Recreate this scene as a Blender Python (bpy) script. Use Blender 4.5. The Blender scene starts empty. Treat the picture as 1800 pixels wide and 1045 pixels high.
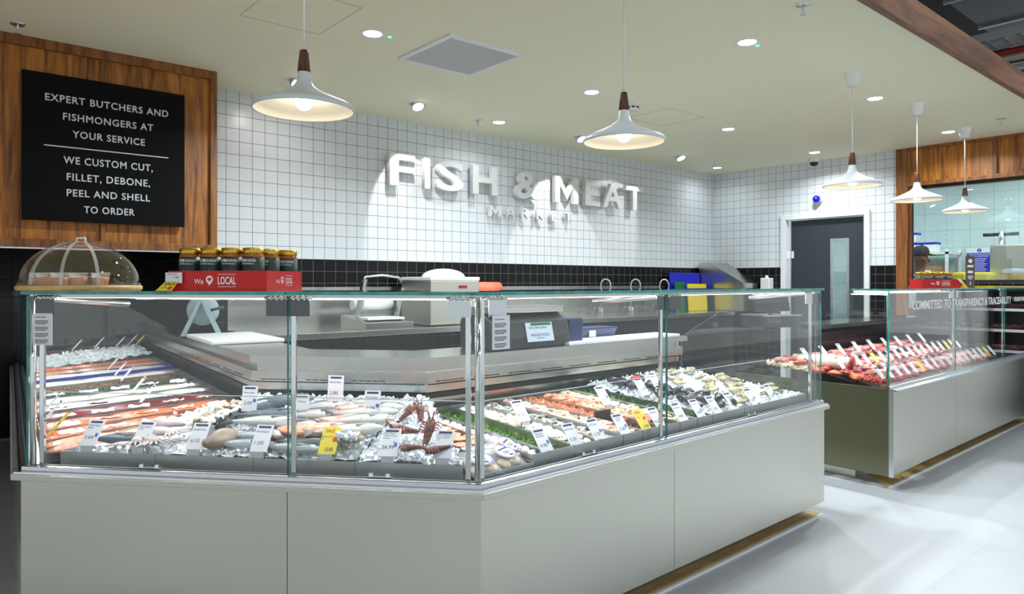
import bpy, bmesh, math, random
from mathutils import Vector, Matrix, Euler
R = math.radians
rnd = random.Random(7)
S = bpy.context.scene
C = S.collection

# ------------------------------------------------------------------ camera, world, store fill lights, exposure
FILL_W, DOWN_W, SPOT_W, PEND_W, CASE_W = 18, 32, 25, 0, 4.4
cd = bpy.data.cameras.new('camera'); cam = bpy.data.objects.new('camera', cd); C.objects.link(cam)
cd.sensor_fit = 'HORIZONTAL'; cd.sensor_width = 36; cd.lens = 36*1227/1800
cd.shift_y = -24.5/1800; cd.clip_start = .05; cd.clip_end = 100
cam.location = (0, 0, 1.32); cam.rotation_euler = (R(90), 0, -math.atan2(.6475, .7621))
S.camera = cam
S.view_settings.view_transform = 'Standard'; S.view_settings.look = 'None'
S.view_settings.gamma = 1; S.view_settings.exposure = 0.0
S.view_settings.use_curve_mapping = False
S.cycles.transparent_max_bounces = 32; S.cycles.max_bounces = 8
S.cycles.use_denoising = True; S.cycles.caustics_reflective = False; S.cycles.caustics_refractive = False
S.cycles.sample_clamp_indirect = 4
W = bpy.data.worlds.new('store_air'); S.world = W; W.use_nodes = True
W.node_tree.nodes['Background'].inputs[0].default_value = (.92, .97, 1.0, 1)
W.node_tree.nodes['Background'].inputs[1].default_value = .8

def area_light(name, loc, size, power, col=(1, 1, 1), rot=(0, 0, 0), sy=None, spread=180, shape=None):
    l = bpy.data.lights.new(name, 'AREA'); l.energy = power; l.color = col; l.size = size
    if shape: l.shape = shape
    if sy: l.shape = 'RECTANGLE'; l.size_y = sy
    l.spread = R(spread)
    o = bpy.data.objects.new(name, l); C.objects.link(o); o.location = loc; o.rotation_euler = rot
    return o
def spot_light(name, loc, target, power, angle, blend=.5, col=(1, 1, 1), r=.03):
    l = bpy.data.lights.new(name, 'SPOT'); l.energy = power; l.color = col; l.spot_size = R(angle)
    l.spot_blend = blend; l.shadow_soft_size = r
    o = bpy.data.objects.new(name, l); C.objects.link(o); o.location = loc
    o.rotation_euler = (Vector(target)-Vector(loc)).to_track_quat('-Z', 'Y').to_euler()
    return o
# rows of long fill lamps, added out of view above the aisle
for k, x in enumerate((-1.6, 1.6, 4.8, 8.0, 11.2, 14.4)):
    area_light('store_fill', (x, -.2, 4.3), 2.4, FILL_W, (.90, .95, 1.0), sy=.25)
    area_light('store_fill', (x, -3.2, 4.3), 2.4, FILL_W*.8, (.90, .95, 1.0), sy=.25)

# ------------------------------------------------------------------ mesh helpers
class MB:
    def __init__(s): s.v = []; s.f = []; s.m = []; s.sm = []
    def add(s, vs, fs, mi=0, smooth=False):
        b = len(s.v); s.v += [tuple(p) for p in vs]
        for f in fs: s.f.append([b+i for i in f]); s.m.append(mi); s.sm.append(smooth)
        return s
    def box(s, lo, hi, mi=0, M=None):
        x0, y0, z0 = lo; x1, y1, z1 = hi
        vs = [Vector(p) for p in ((x0,y0,z0),(x1,y0,z0),(x1,y1,z0),(x0,y1,z0),(x0,y0,z1),(x1,y0,z1),(x1,y1,z1),(x0,y1,z1))]
        if M: vs = [M @ p for p in vs]
        return s.add(vs, [(0,3,2,1),(4,5,6,7),(0,1,5,4),(1,2,6,5),(2,3,7,6),(3,0,4,7)], mi)
    def cbox(s, c, d, mi=0, M=None):
        return s.box([c[i]-d[i]/2 for i in range(3)], [c[i]+d[i]/2 for i in range(3)], mi, M)
    def hexa(s, bot, top, mi=0):            # two matching rings -> closed prism
        n = len(bot)
        return s.add(list(bot)+list(top), [tuple(range(n))[::-1], tuple(range(n, 2*n))] +
                     [(i, (i+1) % n, n+(i+1) % n, n+i) for i in range(n)], mi)
    def prism(s, poly, z0, z1, mi=0):
        return s.hexa([(x, y, z0) for x, y in poly], [(x, y, z1) for x, y in poly], mi)
    def tube(s, path, r, n=8, mi=0, caps=True):
        path = [Vector(p) for p in path]; k = len(path); rr = r if isinstance(r, (list, tuple)) else [r]*k
        vs = []; up = None
        for i, p in enumerate(path):
            d = (path[min(i+1, k-1)]-path[max(i-1, 0)]).normalized()
            if up is None: up = Vector((0, 0, 1)) if abs(d.z) < .9 else Vector((1, 0, 0))
            a = d.cross(up).normalized(); b = a.cross(d).normalized(); up = b
            vs += [p+(a*math.cos(t)+b*math.sin(t))*rr[i] for t in [2*math.pi*j/n for j in range(n)]]
        fs = [(i*n+j, i*n+(j+1) % n, (i+1)*n+(j+1) % n, (i+1)*n+j) for i in range(k-1) for j in range(n)]
        s.add(vs, fs, mi, True)
        if caps:
            b = len(s.v)-len(vs)
            s.f.append([b+j for j in range(n)][::-1]); s.m.append(mi); s.sm.append(False)
            s.f.append([b+(k-1)*n+j for j in range(n)]); s.m.append(mi); s.sm.append(False)
        return s
    def lathe(s, prof, n=24, mi=0, c=(0, 0, 0), smooth=True, cap0=False, cap1=False, M=None):
        vs = []; k = len(prof)
        for r, z in prof:
            for j in range(n):
                t = 2*math.pi*j/n; p = Vector((c[0]+r*math.cos(t), c[1]+r*math.sin(t), c[2]+z))
                vs.append(M @ p if M else p)
        fs = [(i*n+j, i*n+(j+1) % n, (i+1)*n+(j+1) % n, (i+1)*n+j) for i in range(k-1) for j in range(n)]
        s.add(vs, fs, mi, smooth); b = len(s.v)-len(vs)
        if cap0: s.f.append([b+j for j in range(n)][::-1]); s.m.append(mi); s.sm.append(False)
        if cap1: s.f.append([b+(k-1)*n+j for j in range(n)]); s.m.append(mi); s.sm.append(False)
        return s
    def loft(s, rings, mi=0, smooth=True, caps=True):
        n = len(rings[0]); k = len(rings); vs = [p for r in rings for p in r]
        fs = [(i*n+j, i*n+(j+1) % n, (i+1)*n+(j+1) % n, (i+1)*n+j) for i in range(k-1) for j in range(n)]
        s.add(vs, fs, mi, smooth)
        if caps:
            b = len(s.v)-len(vs)
            s.f.append([b+j for j in range(n)][::-1]); s.m.append(mi); s.sm.append(smooth)
            s.f.append([b+(k-1)*n+j for j in range(n)]); s.m.append(mi); s.sm.append(smooth)
        return s
    def ball(s, c, r, mi=0, n=12, k=8):
        rx, ry, rz = r if isinstance(r, (tuple, list)) else (r, r, r)
        rings = [[(c[0]+rx*math.sin(a)*math.cos(t), c[1]+ry*math.sin(a)*math.sin(t), c[2]+rz*math.cos(a))
                  for t in [2*math.pi*j/n for j in range(n)]] for a in [math.pi*(.02+.96*i/k) for i in range(k+1)]]
        return s.loft(rings[::-1], mi)
    def mesh(s, name, mats, bevel=0, fix=False):
        me = bpy.data.meshes.new(name); me.from_pydata(s.v, [], s.f)
        for m in (mats if isinstance(mats, (list, tuple)) else [mats]): me.materials.append(m)
        me.polygons.foreach_set('material_index', s.m); me.polygons.foreach_set('use_smooth', s.sm)
        if bevel or fix:
            bm = bmesh.new(); bm.from_mesh(me)
            if fix: bmesh.ops.recalc_face_normals(bm, faces=bm.faces)
            if bevel:
                es = [e for e in bm.edges if len(e.link_faces) == 2 and e.calc_face_angle(0) > .6]
                bmesh.ops.bevel(bm, geom=es, offset=bevel, segments=2, affect='EDGES', profile=.6, clamp_overlap=True)
            bm.to_mesh(me); bm.free()
        me.update(); return me
    def build(s, name, mats, parent=None, loc=(0, 0, 0), rot=(0, 0, 0), bevel=0, fix=False):
        return link(name, s.mesh(name, mats, bevel, fix), parent, loc, rot)
def link(name, me, parent=None, loc=(0, 0, 0), rot=(0, 0, 0)):
    o = bpy.data.objects.new(name, me); C.objects.link(o)
    if parent: o.parent = parent
    o.location = loc; o.rotation_euler = rot
    return o
def tag(o, label, cat, group=None, kind=None):
    o['label'] = label; o['category'] = cat
    if group: o['group'] = group
    if kind: o['kind'] = kind
    return o
def thing(name, label, cat, loc=(0, 0, 0), rot=(0, 0, 0), group=None):
    if not isinstance(rot, (tuple, list)): rot = (0, 0, rot)
    o = bpy.data.objects.new(name, None); C.objects.link(o); o.location = loc; o.rotation_euler = rot
    o.empty_display_size = .05
    return tag(o, label, cat, group)
def struct(o): o['kind'] = 'structure'; return o
def kids(o): return [c for c in bpy.data.objects if c.parent == o]
KIDS = {}
def dup(root, loc, rot=(0, 0, 0), label=None, scale=None, group=None):
    if root.name not in KIDS: KIDS[root.name] = [(c, kids(c)) for c in kids(root)]
    r = root.copy(); C.objects.link(r); r.location = loc
    if not isinstance(rot, (tuple, list)): rot = (0, 0, rot)
    r.rotation_euler = rot
    if scale: r.scale = scale if isinstance(scale, (tuple, list)) else (scale,)*3
    if label: r['label'] = label
    if group: r['group'] = group
    for ch, gs in KIDS[root.name]:
        c = ch.copy(); C.objects.link(c); c.parent = r
        for g in gs: d = g.copy(); C.objects.link(d); d.parent = c
    return r
TXT = {}
def text_mesh(s, size, mats, ext=0.0, off=0.0, space=1.0, align='CENTER', line=1.0, bev=0):
    cu = bpy.data.curves.new('t', 'FONT'); cu.body = s; cu.size = size; cu.extrude = ext; cu.offset = off
    cu.space_character = space; cu.align_x = align; cu.align_y = 'CENTER'; cu.space_line = line; cu.resolution_u = 3
    cu.bevel_depth = bev
    o = bpy.data.objects.new('t', cu); C.objects.link(o)
    dg = bpy.context.evaluated_depsgraph_get(); me = bpy.data.meshes.new_from_object(o.evaluated_get(dg))
    bpy.data.objects.remove(o); bpy.data.curves.remove(cu)
    me.materials.clear(); me.materials.append(mats)
    return me
def fit_text(s, w, h, mat, **k):               # scaled to exact width / height (flat in XY)
    me = text_mesh(s, 1.0, mat, **k)
    xs = [v.co.x for v in me.vertices]; ys = [v.co.y for v in me.vertices]
    cx, cy = (min(xs)+max(xs))/2, (min(ys)+max(ys))/2
    kx = w/(max(xs)-min(xs)); ky = h/(max(ys)-min(ys)) if h else kx
    for v in me.vertices: v.co.x = (v.co.x-cx)*kx; v.co.y = (v.co.y-cy)*ky
    return me

# ------------------------------------------------------------------ materials
def nt(name):
    m = bpy.data.materials.new(name); m.use_nodes = True
    return m, m.node_tree, m.node_tree.nodes['Principled BSDF']
def srgb(r, g, b):
    f = lambda c: (c/255/12.92) if c/255 <= .04045 else ((c/255+.055)/1.055)**2.4
    return (f(r), f(g), f(b), 1)
def mat(name, col, rough=.5, metal=0, noise=0, scale=8, bump=0, bscale=40, spec=.5, emit=None, estr=0, stretch=None, coat=0, trans=0, sub=0, var=None):
    m, t, b = nt(name)
    c = col if len(col) == 4 else (*col, 1)
    b.inputs['Base Color'].default_value = c; b.inputs['Roughness'].default_value = rough
    b.inputs['Metallic'].default_value = metal; b.inputs['Specular IOR Level'].default_value = spec
    b.inputs['Coat Weight'].default_value = coat; b.inputs['Coat Roughness'].default_value = .08
    b.inputs['Transmission Weight'].default_value = trans
    if sub: b.inputs['Subsurface Weight'].default_value = sub; b.inputs['Subsurface Radius'].default_value = (.02, .008, .005)
    if emit: b.inputs['Emission Color'].default_value = (*emit[:3], 1); b.inputs['Emission Strength'].default_value = estr
    L = t.links.new
    if noise or bump or var:
        tc = t.nodes.new('ShaderNodeTexCoord'); mp = t.nodes.new('ShaderNodeMapping')
        L(tc.outputs['Object'], mp.inputs[0])
        if stretch: mp.inputs['Scale'].default_value = stretch
    if noise or var:
        n = t.nodes.new('ShaderNodeTexNoise'); n.inputs['Scale'].default_value = scale; n.inputs['Detail'].default_value = 4
        L(mp.outputs[0], n.inputs[0]); r = t.nodes.new('ShaderNodeValToRGB')
        r.color_ramp.elements[0].position = .32; r.color_ramp.elements[1].position = .68
        if var: lo, hi = var
        else: lo = [x*(1-noise) for x in c[:3]]; hi = [min(1, x*(1+noise)) for x in c[:3]]
        r.color_ramp.elements[0].color = (*lo[:3], 1); r.color_ramp.elements[1].color = (*hi[:3], 1)
        L(n.outputs['Fac'], r.inputs[0]); L(r.outputs[0], b.inputs['Base Color'])
    if bump:
        n2 = t.nodes.new('ShaderNodeTexNoise'); n2.inputs['Scale'].default_value = bscale; n2.inputs['Detail'].default_value = 3
        L(mp.outputs[0], n2.inputs[0]); bp = t.nodes.new('ShaderNodeBump'); bp.inputs['Strength'].default_value = bump
        bp.inputs['Distance'].default_value = .01
        L(n2.outputs['Fac'], bp.inputs['Height']); L(bp.outputs[0], b.inputs['Normal'])
    return m
def glass_mat(name, tint=(.93, .98, .97), f0=.04, amount=1.0, gcol=(1, 1, 1)):
    m, t, b = nt(name); t.nodes.remove(b); L = t.links.new; N = t.nodes.new
    out = t.nodes['Material Output']; g = N('ShaderNodeNewGeometry'); d = N('ShaderNodeVectorMath'); d.operation = 'DOT_PRODUCT'
    L(g.outputs['Normal'], d.inputs[0]); L(g.outputs['Incoming'], d.inputs[1])
    def mth(op, a, bb):
        q = N('ShaderNodeMath'); q.operation = op
        for i, x in enumerate((a, bb)):
            if x is None: continue
            if isinstance(x, (int, float)): q.inputs[i].default_value = x
            else: L(x, q.inputs[i])
        return q.outputs[0]
    c = mth('ABSOLUTE', d.outputs['Value'], None); c = mth('SUBTRACT', 1, c); c = mth('POWER', c, 5)
    c = mth('MULTIPLY_ADD', c, 1-f0); c.node.inputs[2].default_value = f0
    c = mth('MULTIPLY', c, amount)
    tr = N('ShaderNodeBsdfTransparent'); tr.inputs[0].default_value = (*tint, 1)
    gl = N('ShaderNodeBsdfGlossy'); gl.inputs['Roughness'].default_value = 0; gl.inputs['Color'].default_value = (*gcol, 1)
    mx = N('ShaderNodeMixShader'); L(c, mx.inputs[0]); L(tr.outputs[0], mx.inputs[1]); L(gl.outputs[0], mx.inputs[2])
    L(mx.outputs[0], out.inputs[0]); return m
def film_mat(name, col, alpha, rough=.2):       # thin cloudy plastic
    m, t, b = nt(name); b.inputs['Base Color'].default_value = (*col, 1); b.inputs['Alpha'].default_value = alpha
    b.inputs['Roughness'].default_value = rough; return m
def tile_mat(name, axis, ph, pv, size, col, grout, mortar=.035, rough=.25, noise=.03):
    m, t, b = nt(name); b.inputs['Specular IOR Level'].default_value = .3; L = t.links.new; N = t.nodes.new
    tc = N('ShaderNodeTexCoord'); sp = N('ShaderNodeSeparateXYZ'); L(tc.outputs['Object'], sp.inputs[0])
    cb = N('ShaderNodeCombineXYZ'); L(sp.outputs[axis], cb.inputs[0]); L(sp.outputs['Z' if axis != 'Z' else 'Y'], cb.inputs[1])
    mp = N('ShaderNodeMapping'); mp.inputs['Location'].default_value = (-ph/size[0], -pv/size[1], 0)
    mp.inputs['Scale'].default_value = (1/size[0], 1/size[1], 1); L(cb.outputs[0], mp.inputs[0])
    br = N('ShaderNodeTexBrick'); br.offset = 0; br.squash = 1; L(mp.outputs[0], br.inputs[0])
    br.inputs['Scale'].default_value = 1; br.inputs['Brick Width'].default_value = 1; br.inputs['Row Height'].default_value = 1
    br.inputs['Mortar Size'].default_value = mortar/2; br.inputs['Mortar Smooth'].default_value = .1
    br.inputs['Color1'].default_value = col; br.inputs['Color2'].default_value = tuple(x*(1-noise) for x in col[:3])+(1,)
    br.inputs['Mortar'].default_value = grout
    L(br.outputs['Color'], b.inputs['Base Color'])
    mr = N('ShaderNodeMapRange'); L(br.outputs['Fac'], mr.inputs[0]); mr.inputs[3].default_value = rough; mr.inputs[4].default_value = .8
    L(mr.outputs[0], b.inputs['Roughness'])
    bp = N('ShaderNodeBump'); bp.inputs['Strength'].default_value = .4; bp.inputs['Distance'].default_value = .002; bp.invert = True
    L(br.outputs['Fac'], bp.inputs['Height']); L(bp.outputs[0], b.inputs['Normal'])
    return m
def wood_mat(name, lo, hi, scale=(14, 14, .9), rough=.45, axis='Z', coat=0):
    m, t, b = nt(name); L = t.links.new; N = t.nodes.new
    tc = N('ShaderNodeTexCoord'); mp = N('ShaderNodeMapping'); L(tc.outputs['Object'], mp.inputs[0])
    mp.inputs['Scale'].default_value = scale
    n1 = N('ShaderNodeTexNoise'); n1.inputs['Scale'].default_value = 1.6; n1.inputs['Detail'].default_value = 8; n1.inputs['Distortion'].default_value = 1.2
    L(mp.outputs[0], n1.inputs[0])
    n2 = N('ShaderNodeTexNoise'); n2.inputs['Scale'].default_value = 9; n2.inputs['Detail'].default_value = 5; L(mp.outputs[0], n2.inputs[0])
    ad = N('ShaderNodeMath'); ad.operation = 'MULTIPLY_ADD'; L(n2.outputs['Fac'], ad.inputs[0]); ad.inputs[1].default_value = .35; L(n1.outputs['Fac'], ad.inputs[2])
    r = N('ShaderNodeValToRGB'); e = r.color_ramp.elements; e[0].position = .5; e[1].position = .85
    e[0].color = (*lo, 1); e[1].color = (*hi, 1); L(ad.outputs[0], r.inputs[0]); L(r.outputs[0], b.inputs['Base Color'])
    b.inputs['Roughness'].default_value = rough; b.inputs['Coat Weight'].default_value = coat
    return m
def steel_mat(name, col=(.62, .62, .60), rough=.32, stretch=(2, 2, 120), amp=.06, wob=0):
    m, t, b = nt(name); L = t.links.new; N = t.nodes.new
    b.inputs['Metallic'].default_value = 1; b.inputs['Base Color'].default_value = (*col, 1)
    tc = N('ShaderNodeTexCoord'); mp = N('ShaderNodeMapping'); mp.inputs['Scale'].default_value = stretch; L(tc.outputs['Object'], mp.inputs[0])
    n = N('ShaderNodeTexNoise'); n.inputs['Scale'].default_value = 3; n.inputs['Detail'].default_value = 3; L(mp.outputs[0], n.inputs[0])
    mr = N('ShaderNodeMapRange'); L(n.outputs['Fac'], mr.inputs[0]); mr.inputs[3].default_value = rough-amp; mr.inputs[4].default_value = rough+amp
    L(mr.outputs[0], b.inputs['Roughness'])
    if wob:
        n2 = N('ShaderNodeTexNoise'); n2.inputs['Scale'].default_value = 2.5; L(tc.outputs['Object'], n2.inputs[0])
        bp = N('ShaderNodeBump'); bp.inputs['Strength'].default_value = wob; bp.inputs['Distance'].default_value = .02
        L(n2.outputs['Fac'], bp.inputs['Height']); L(bp.outputs[0], b.inputs['Normal'])
    return m
WHITE_TILE = srgb(228, 233, 236); BLACK_TILE = srgb(13, 13, 15); GR_D = srgb(78, 84, 88); GR_L = srgb(112, 108, 108)
TS = .0899
M = dict(
 ceil=mat('ceiling_paint', srgb(240, 238, 208), .9),
 white_x=tile_mat('white_tile_back', 'X', 1.618, 1.499, (.0911, TS), WHITE_TILE, GR_D),
 black_x=tile_mat('black_tile_back', 'X', 1.618, 1.499, (.0911, TS), BLACK_TILE, GR_L),
 white_y=tile_mat('white_tile_end', 'Y', 4.96, 1.499, (.0911, TS), WHITE_TILE, GR_D),
 black_y=tile_mat('black_tile_end', 'Y', 4.96, 1.499, (.0911, TS), BLACK_TILE, GR_L),
 black_l=tile_mat('black_tile_left', 'X', 0, 0, (.15, .15), srgb(13, 14, 17), srgb(27, 29, 33), mortar=.03),
 wood=wood_mat('walnut_panel', srgb(98, 50, 6)[:3], srgb(194, 122, 40)[:3]),
 wood_dark=wood_mat('walnut_trim', srgb(92, 50, 14)[:3], srgb(156, 98, 40)[:3]),
 fascia=wood_mat('stained_fascia', srgb(74, 40, 10)[:3], srgb(150, 90, 34)[:3], scale=(.9, 14, 6)),
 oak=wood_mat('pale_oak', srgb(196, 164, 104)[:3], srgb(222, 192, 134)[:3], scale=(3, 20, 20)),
 steel=steel_mat('brushed_steel', (.68, .68, .61), .36, (1.5, 1.5, 90), wob=.05),
 steel_l=steel_mat('satin_steel', (.56, .56, .53), .22, (90, 2, 2)),
 chrome=mat('chrome', (.80, .82, .83), .08, 1),
 alu=mat('aluminium', (.70, .73, .76), .28, 1),
 dark_metal=mat('dark_metal', (.02, .022, .024), .25, .3),
 black=mat('black_plastic', srgb(14, 14, 16), .45),
 sign=mat('black_sign_board', srgb(4, 4, 6), .7, spec=.15),
 silver_txt=mat('pale_grey_lettering', srgb(212, 215, 220), .5),
 white=mat('white_paint', srgb(236, 238, 238), .45),
 white_gloss=mat('white_gloss', srgb(240, 240, 236), .2),
 letter=mat('white_letter', srgb(238, 238, 236), .4),
 paper=mat('paper', srgb(236, 238, 246), .7),
 glass=glass_mat('clear_glass', (.975, .99, .985)),
 wglass=glass_mat('window_glass', (.90, .95, .94), .06, 1.3),
 acryl=glass_mat('acrylic', (.97, .97, .98), .05, 1.2),
 gedge=mat('glass_edge', srgb(38, 150, 142), .15, 0, noise=.35, scale=14, spec=.8, emit=None),
 floor=None,
 void=mat('black_soffit', (.004, .005, .006), .9),
 galv=steel_mat('galvanised', (.20, .22, .24), .5, (6, 6, 6)),
 red=mat('red_carton', srgb(205, 22, 26), .5),
 red_pipe=mat('red_conduit', srgb(190, 40, 30), .4),
 green_led=mat('green_led', (.1, .7, .3), .3, emit=(.1, .9, .4), estr=2),
 lamp_on=mat('lamp_diffuser', (1, 1, 1), .5, emit=(.93, .97, 1.0), estr=14),
 bulb=mat('bulb_glow', (1, .95, .85), .5, emit=(1.0, .94, .82), estr=16),
 shade_out=mat('shade_white', srgb(214, 222, 226), .35),
 shade_in=mat('shade_inner', srgb(250, 241, 218), .5),
 lampwood=wood_mat('lamp_walnut', srgb(52, 26, 12)[:3], srgb(120, 70, 36)[:3], scale=(60, 60, 8)),
 white_txt=mat('white_print', srgb(245, 245, 245), .5),
 ink=mat('dark_print', srgb(40, 42, 58), .6),
 navy=mat('navy_print', srgb(30, 44, 96), .6),
 blue_dot=mat('blue_print', srgb(40, 120, 205), .5),
 red_dot=mat('red_print', srgb(220, 62, 36), .5),
 yellow=mat('yellow_card', srgb(240, 220, 70), .6),
)
def floor_mat():
    m, t, b = nt('pale_floor_tile'); L = t.links.new; N = t.nodes.new
    tc = N('ShaderNodeTexCoord'); mp = N('ShaderNodeMapping'); mp.inputs['Location'].default_value = (.22, .11, 0); L(tc.outputs['Object'], mp.inputs[0])
    mp.inputs['Scale'].default_value = (1/1.2, 1/.6, 1)
    br = N('ShaderNodeTexBrick'); br.offset = .5; L(mp.outputs[0], br.inputs[0])
    br.inputs['Scale'].default_value = 1; br.inputs['Brick Width'].default_value = 1; br.inputs['Row Height'].default_value = 1
    br.inputs['Mortar Size'].default_value = .0022; br.inputs['Mortar Smooth'].default_value = .3
    br.inputs['Color1'].default_value = srgb(208, 211, 214); br.inputs['Color2'].default_value = srgb(201, 205, 208); br.inputs['Mortar'].default_value = srgb(188, 192, 198)
    n = N('ShaderNodeTexNoise'); n.inputs['Scale'].default_value = 1.6; n.inputs['Detail'].default_value = 6; L(tc.outputs['Object'], n.inputs[0])
    r = N('ShaderNodeValToRGB'); r.color_ramp.elements[0].position = .3; r.color_ramp.elements[1].position = .7
    r.color_ramp.elements[0].color = (.9, .91, .92, 1); r.color_ramp.elements[1].color = (1, 1, 1, 1); L(n.outputs['Fac'], r.inputs[0])
    mx = N('ShaderNodeMix'); mx.data_type = 'RGBA'; mx.blend_type = 'MULTIPLY'; mx.inputs[0].default_value = 1
    L(br.outputs['Color'], mx.inputs[6]); L(r.outputs[0], mx.inputs[7]); L(mx.outputs[2], b.inputs['Base Color'])
    b.inputs['Roughness'].default_value = .32; return m
M['floor'] = floor_mat()
# ------------------------------------------------------------------ setting
def slab(name, lo, hi, m): return struct(MB().box(lo, hi).build(name, m))
slab('floor', (-5, -4, -.1), (20, 7.4, 0), M['floor'])
cl = MB().box((-4, 1.44, 2.657), (7.49, 7.4, 2.72)); struct(cl.build('ceiling', M['ceil']))
slab('ceiling_void', (-5, -4, 4.8), (24, 7.4, 4.9), M['void'])
w = MB(); w.box((1.56, 4.96, 1.499), (7.49, 5.1, 2.657), 0); w.box((1.56, 4.96, 0), (7.49, 5.1, 1.499), 1)
struct(w.build('wall_back', [M['white_x'], M['black_x']]))
slab('wall_left_back', (-4, 7.3, 0), (1.56, 7.4, 2.657), M['black_l'])
slab('wall_left_side', (-4, 5.72, 0), (.24, 5.82, 2.657), M['black_l'])
M['brown_floor'] = wood_mat('brown_floor_patch', srgb(70, 48, 20)[:3], srgb(112, 80, 40)[:3], scale=(1, 9, 9))
slab('trim_8', (-4, 4.35, 0), (.28, 5.72, .004), M['brown_floor'])  # brown patch laid over the floor left of the counter
slab('wall_return', (1.56, 5.1, 0), (1.62, 7.3, 2.657), M['black_l'])
# end wall with door and window openings
we = MB(); X0, X1 = 7.49, 7.62
def wy(y0, y1, z0, z1):
    if z0 < 1.499 < z1: we.box((X0, y0, z0), (X1, y1, 1.499), 1); we.box((X0, y0, 1.499), (X1, y1, z1), 0)
    else: we.box((X0, y0, z0), (X1, y1, z1), 0 if z0 >= 1.499 else 1)
wy(4.05, 5.1, 0, 2.657); wy(3.115, 4.05, 2.06, 2.657); wy(2.80, 3.115, 0, 2.657); wy(1.52, 2.80, 1.295, 1.325)
struct(we.build('wall_right', [M['white_y'], M['black_y']]))
# timber bulkhead on the left
bh = MB(); bh.box((-3, 4.60, 1.515), (1.437, 4.72, 2.657))
struct(bh.build('wall_left', M['wood']))
t = MB()
t.box((-3, 4.57, 2.605), (1.437, 4.60, 2.657)); t.box((-3, 4.57, 1.515), (1.437, 4.60, 1.56))
t.box((1.397, 4.57, 1.56), (1.437, 4.60, 2.605)); t.box((.795, 4.575, 1.56), (.817, 4.60, 2.605))
struct(t.build('trim_1', M['wood_dark'], bevel=.002))
struct(MB().box((-3, 4.58, 1.507), (1.437, 4.60, 1.515)).build('trim_2', M['alu']))  # bright strip stands in for light along the bulkhead's lower edge
# fascia of the lowered ceiling and services above
struct(MB().box((-4, 1.40, 2.64), (13, 1.44, 2.79)).build('trim_3', M['fascia']))
# door
d = thing('door_1', 'dark grey double swing door with tall vision panel in white frame', 'door', (7.49, 3.58, 0)); struct(d)
f = MB(); f.box((-.03, .43, 0), (.06, .49, 2.085)); f.box((-.03, -.48, 0), (.06, -.43, 2.085)); f.box((-.03, -.43, 2.03), (.06, .43, 2.085))
f.build('door_frame', M['white'], d, bevel=.004)
M['door'] = mat('door_laminate', srgb(48, 55, 62), .45, noise=.1, scale=60)
l = MB(); y0, y1, z0, z1 = -.255, -.055, .9, 1.80
l.box((.03, -.41, .02), (.055, y0, 2.02)); l.box((.03, y1, .02), (.055, .395, 2.02)); l.box((.03, y0, .02), (.055, y1, z0)); l.box((.03, y0, z1), (.055, y1, 2.02))
l.build('door_leaf', M['door'], d)
v = MB(); v.box((.02, y0, z0), (.03, y0+.025, z1)); v.box((.02, y1-.025, z0), (.03, y1, z1)); v.box((.02, y0+.025, z1-.03), (.03, y1-.025, z1)); v.box((.02, y0+.025, z0), (.03, y1-.025, z0+.03))
vp = v.build('vision_panel_frame', M['alu'], d, bevel=.002)
MB().box((.038, y0+.02, z0+.02), (.044, y1-.02, z1-.02)).build('vision_pane', M['wglass'], vp)
h = MB(); h.box((.02, .36, 1.60), (.03, .43, 1.68)); h.build('door_hinge', M['white'], d)
e = MB(); e.box((.018, .385, .02), (.03, .396, 2.02)); e.box((.018, -.43, .02), (.03, -.405, 2.02)); e.build('edge_strip', M['alu'], d)
# window to the preparation room
wn = thing('window_1', 'wood framed viewing window into the preparation room', 'window', (7.49, 2.8, 0)); struct(wn)
f = MB(); f.box((-.03, -.07, 1.0), (.0, .04, 2.657)); f.box((-.03, -1.28, 2.63), (.13, -.07, 2.657)); f.box((-.03, -1.28, 2.275), (.13, -.07, 2.315))
f.box((-.03, -.82, 2.315), (.02, -.79, 2.63)); f.box((-.012, -.1, 1.325), (.01, -.07, 2.275))
f.build('window_frame', M['wood_dark'], wn, bevel=.003)
MB().box((0, -1.28, 2.315), (.12, -.07, 2.63)).build('header_panel', M['wood'], wn)
g = MB(); g.box((.0, -.108, 1.325), (.02, -.1, 2.275)); g.box((.02, -1.28, 2.245), (.07, -.125, 2.275)); g.box((.0, -1.28, 1.325), (.03, -.1, 1.35))
g.build('black_gasket', M['black'], wn)
MB().box((.008, -1.28, 1.35), (.016, -.108, 2.245)).build('window_pane', M['wglass'], wn)
# prep room shell
M['prep'] = tile_mat('hygienic_panel', 'Y', 3.03, 1.32, (.265, .23), srgb(205, 222, 222), srgb(120, 135, 138), mortar=.012, rough=.3)
slab('wall_prep_far', (10.3, 1.42, 0), (10.4, 5.2, 2.75), M['prep'])
slab('wall_prep_front', (7.49, 1.42, 0), (10.3, 1.52, 2.75), M['white'])
slab('wall_prep_side', (7.62, 5.1, 0), (10.3, 5.2, 2.75), M['white'])
slab('ceiling_prep', (7.49, 1.42, 2.7), (10.4, 5.2, 2.8), M['white'])
area_light('prep_lamp', (8.4, 2.0, 2.66), .9, 22, (.85, .96, 1), sy=.6)
area_light('prep_lamp', (9.2, 2.4, 2.66), .9, 22, (.85, .96, 1), sy=.6)
area_light('prep_lamp', (8.9, 3.9, 2.66), .9, 22, (.85, .96, 1), sy=.6)

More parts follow.
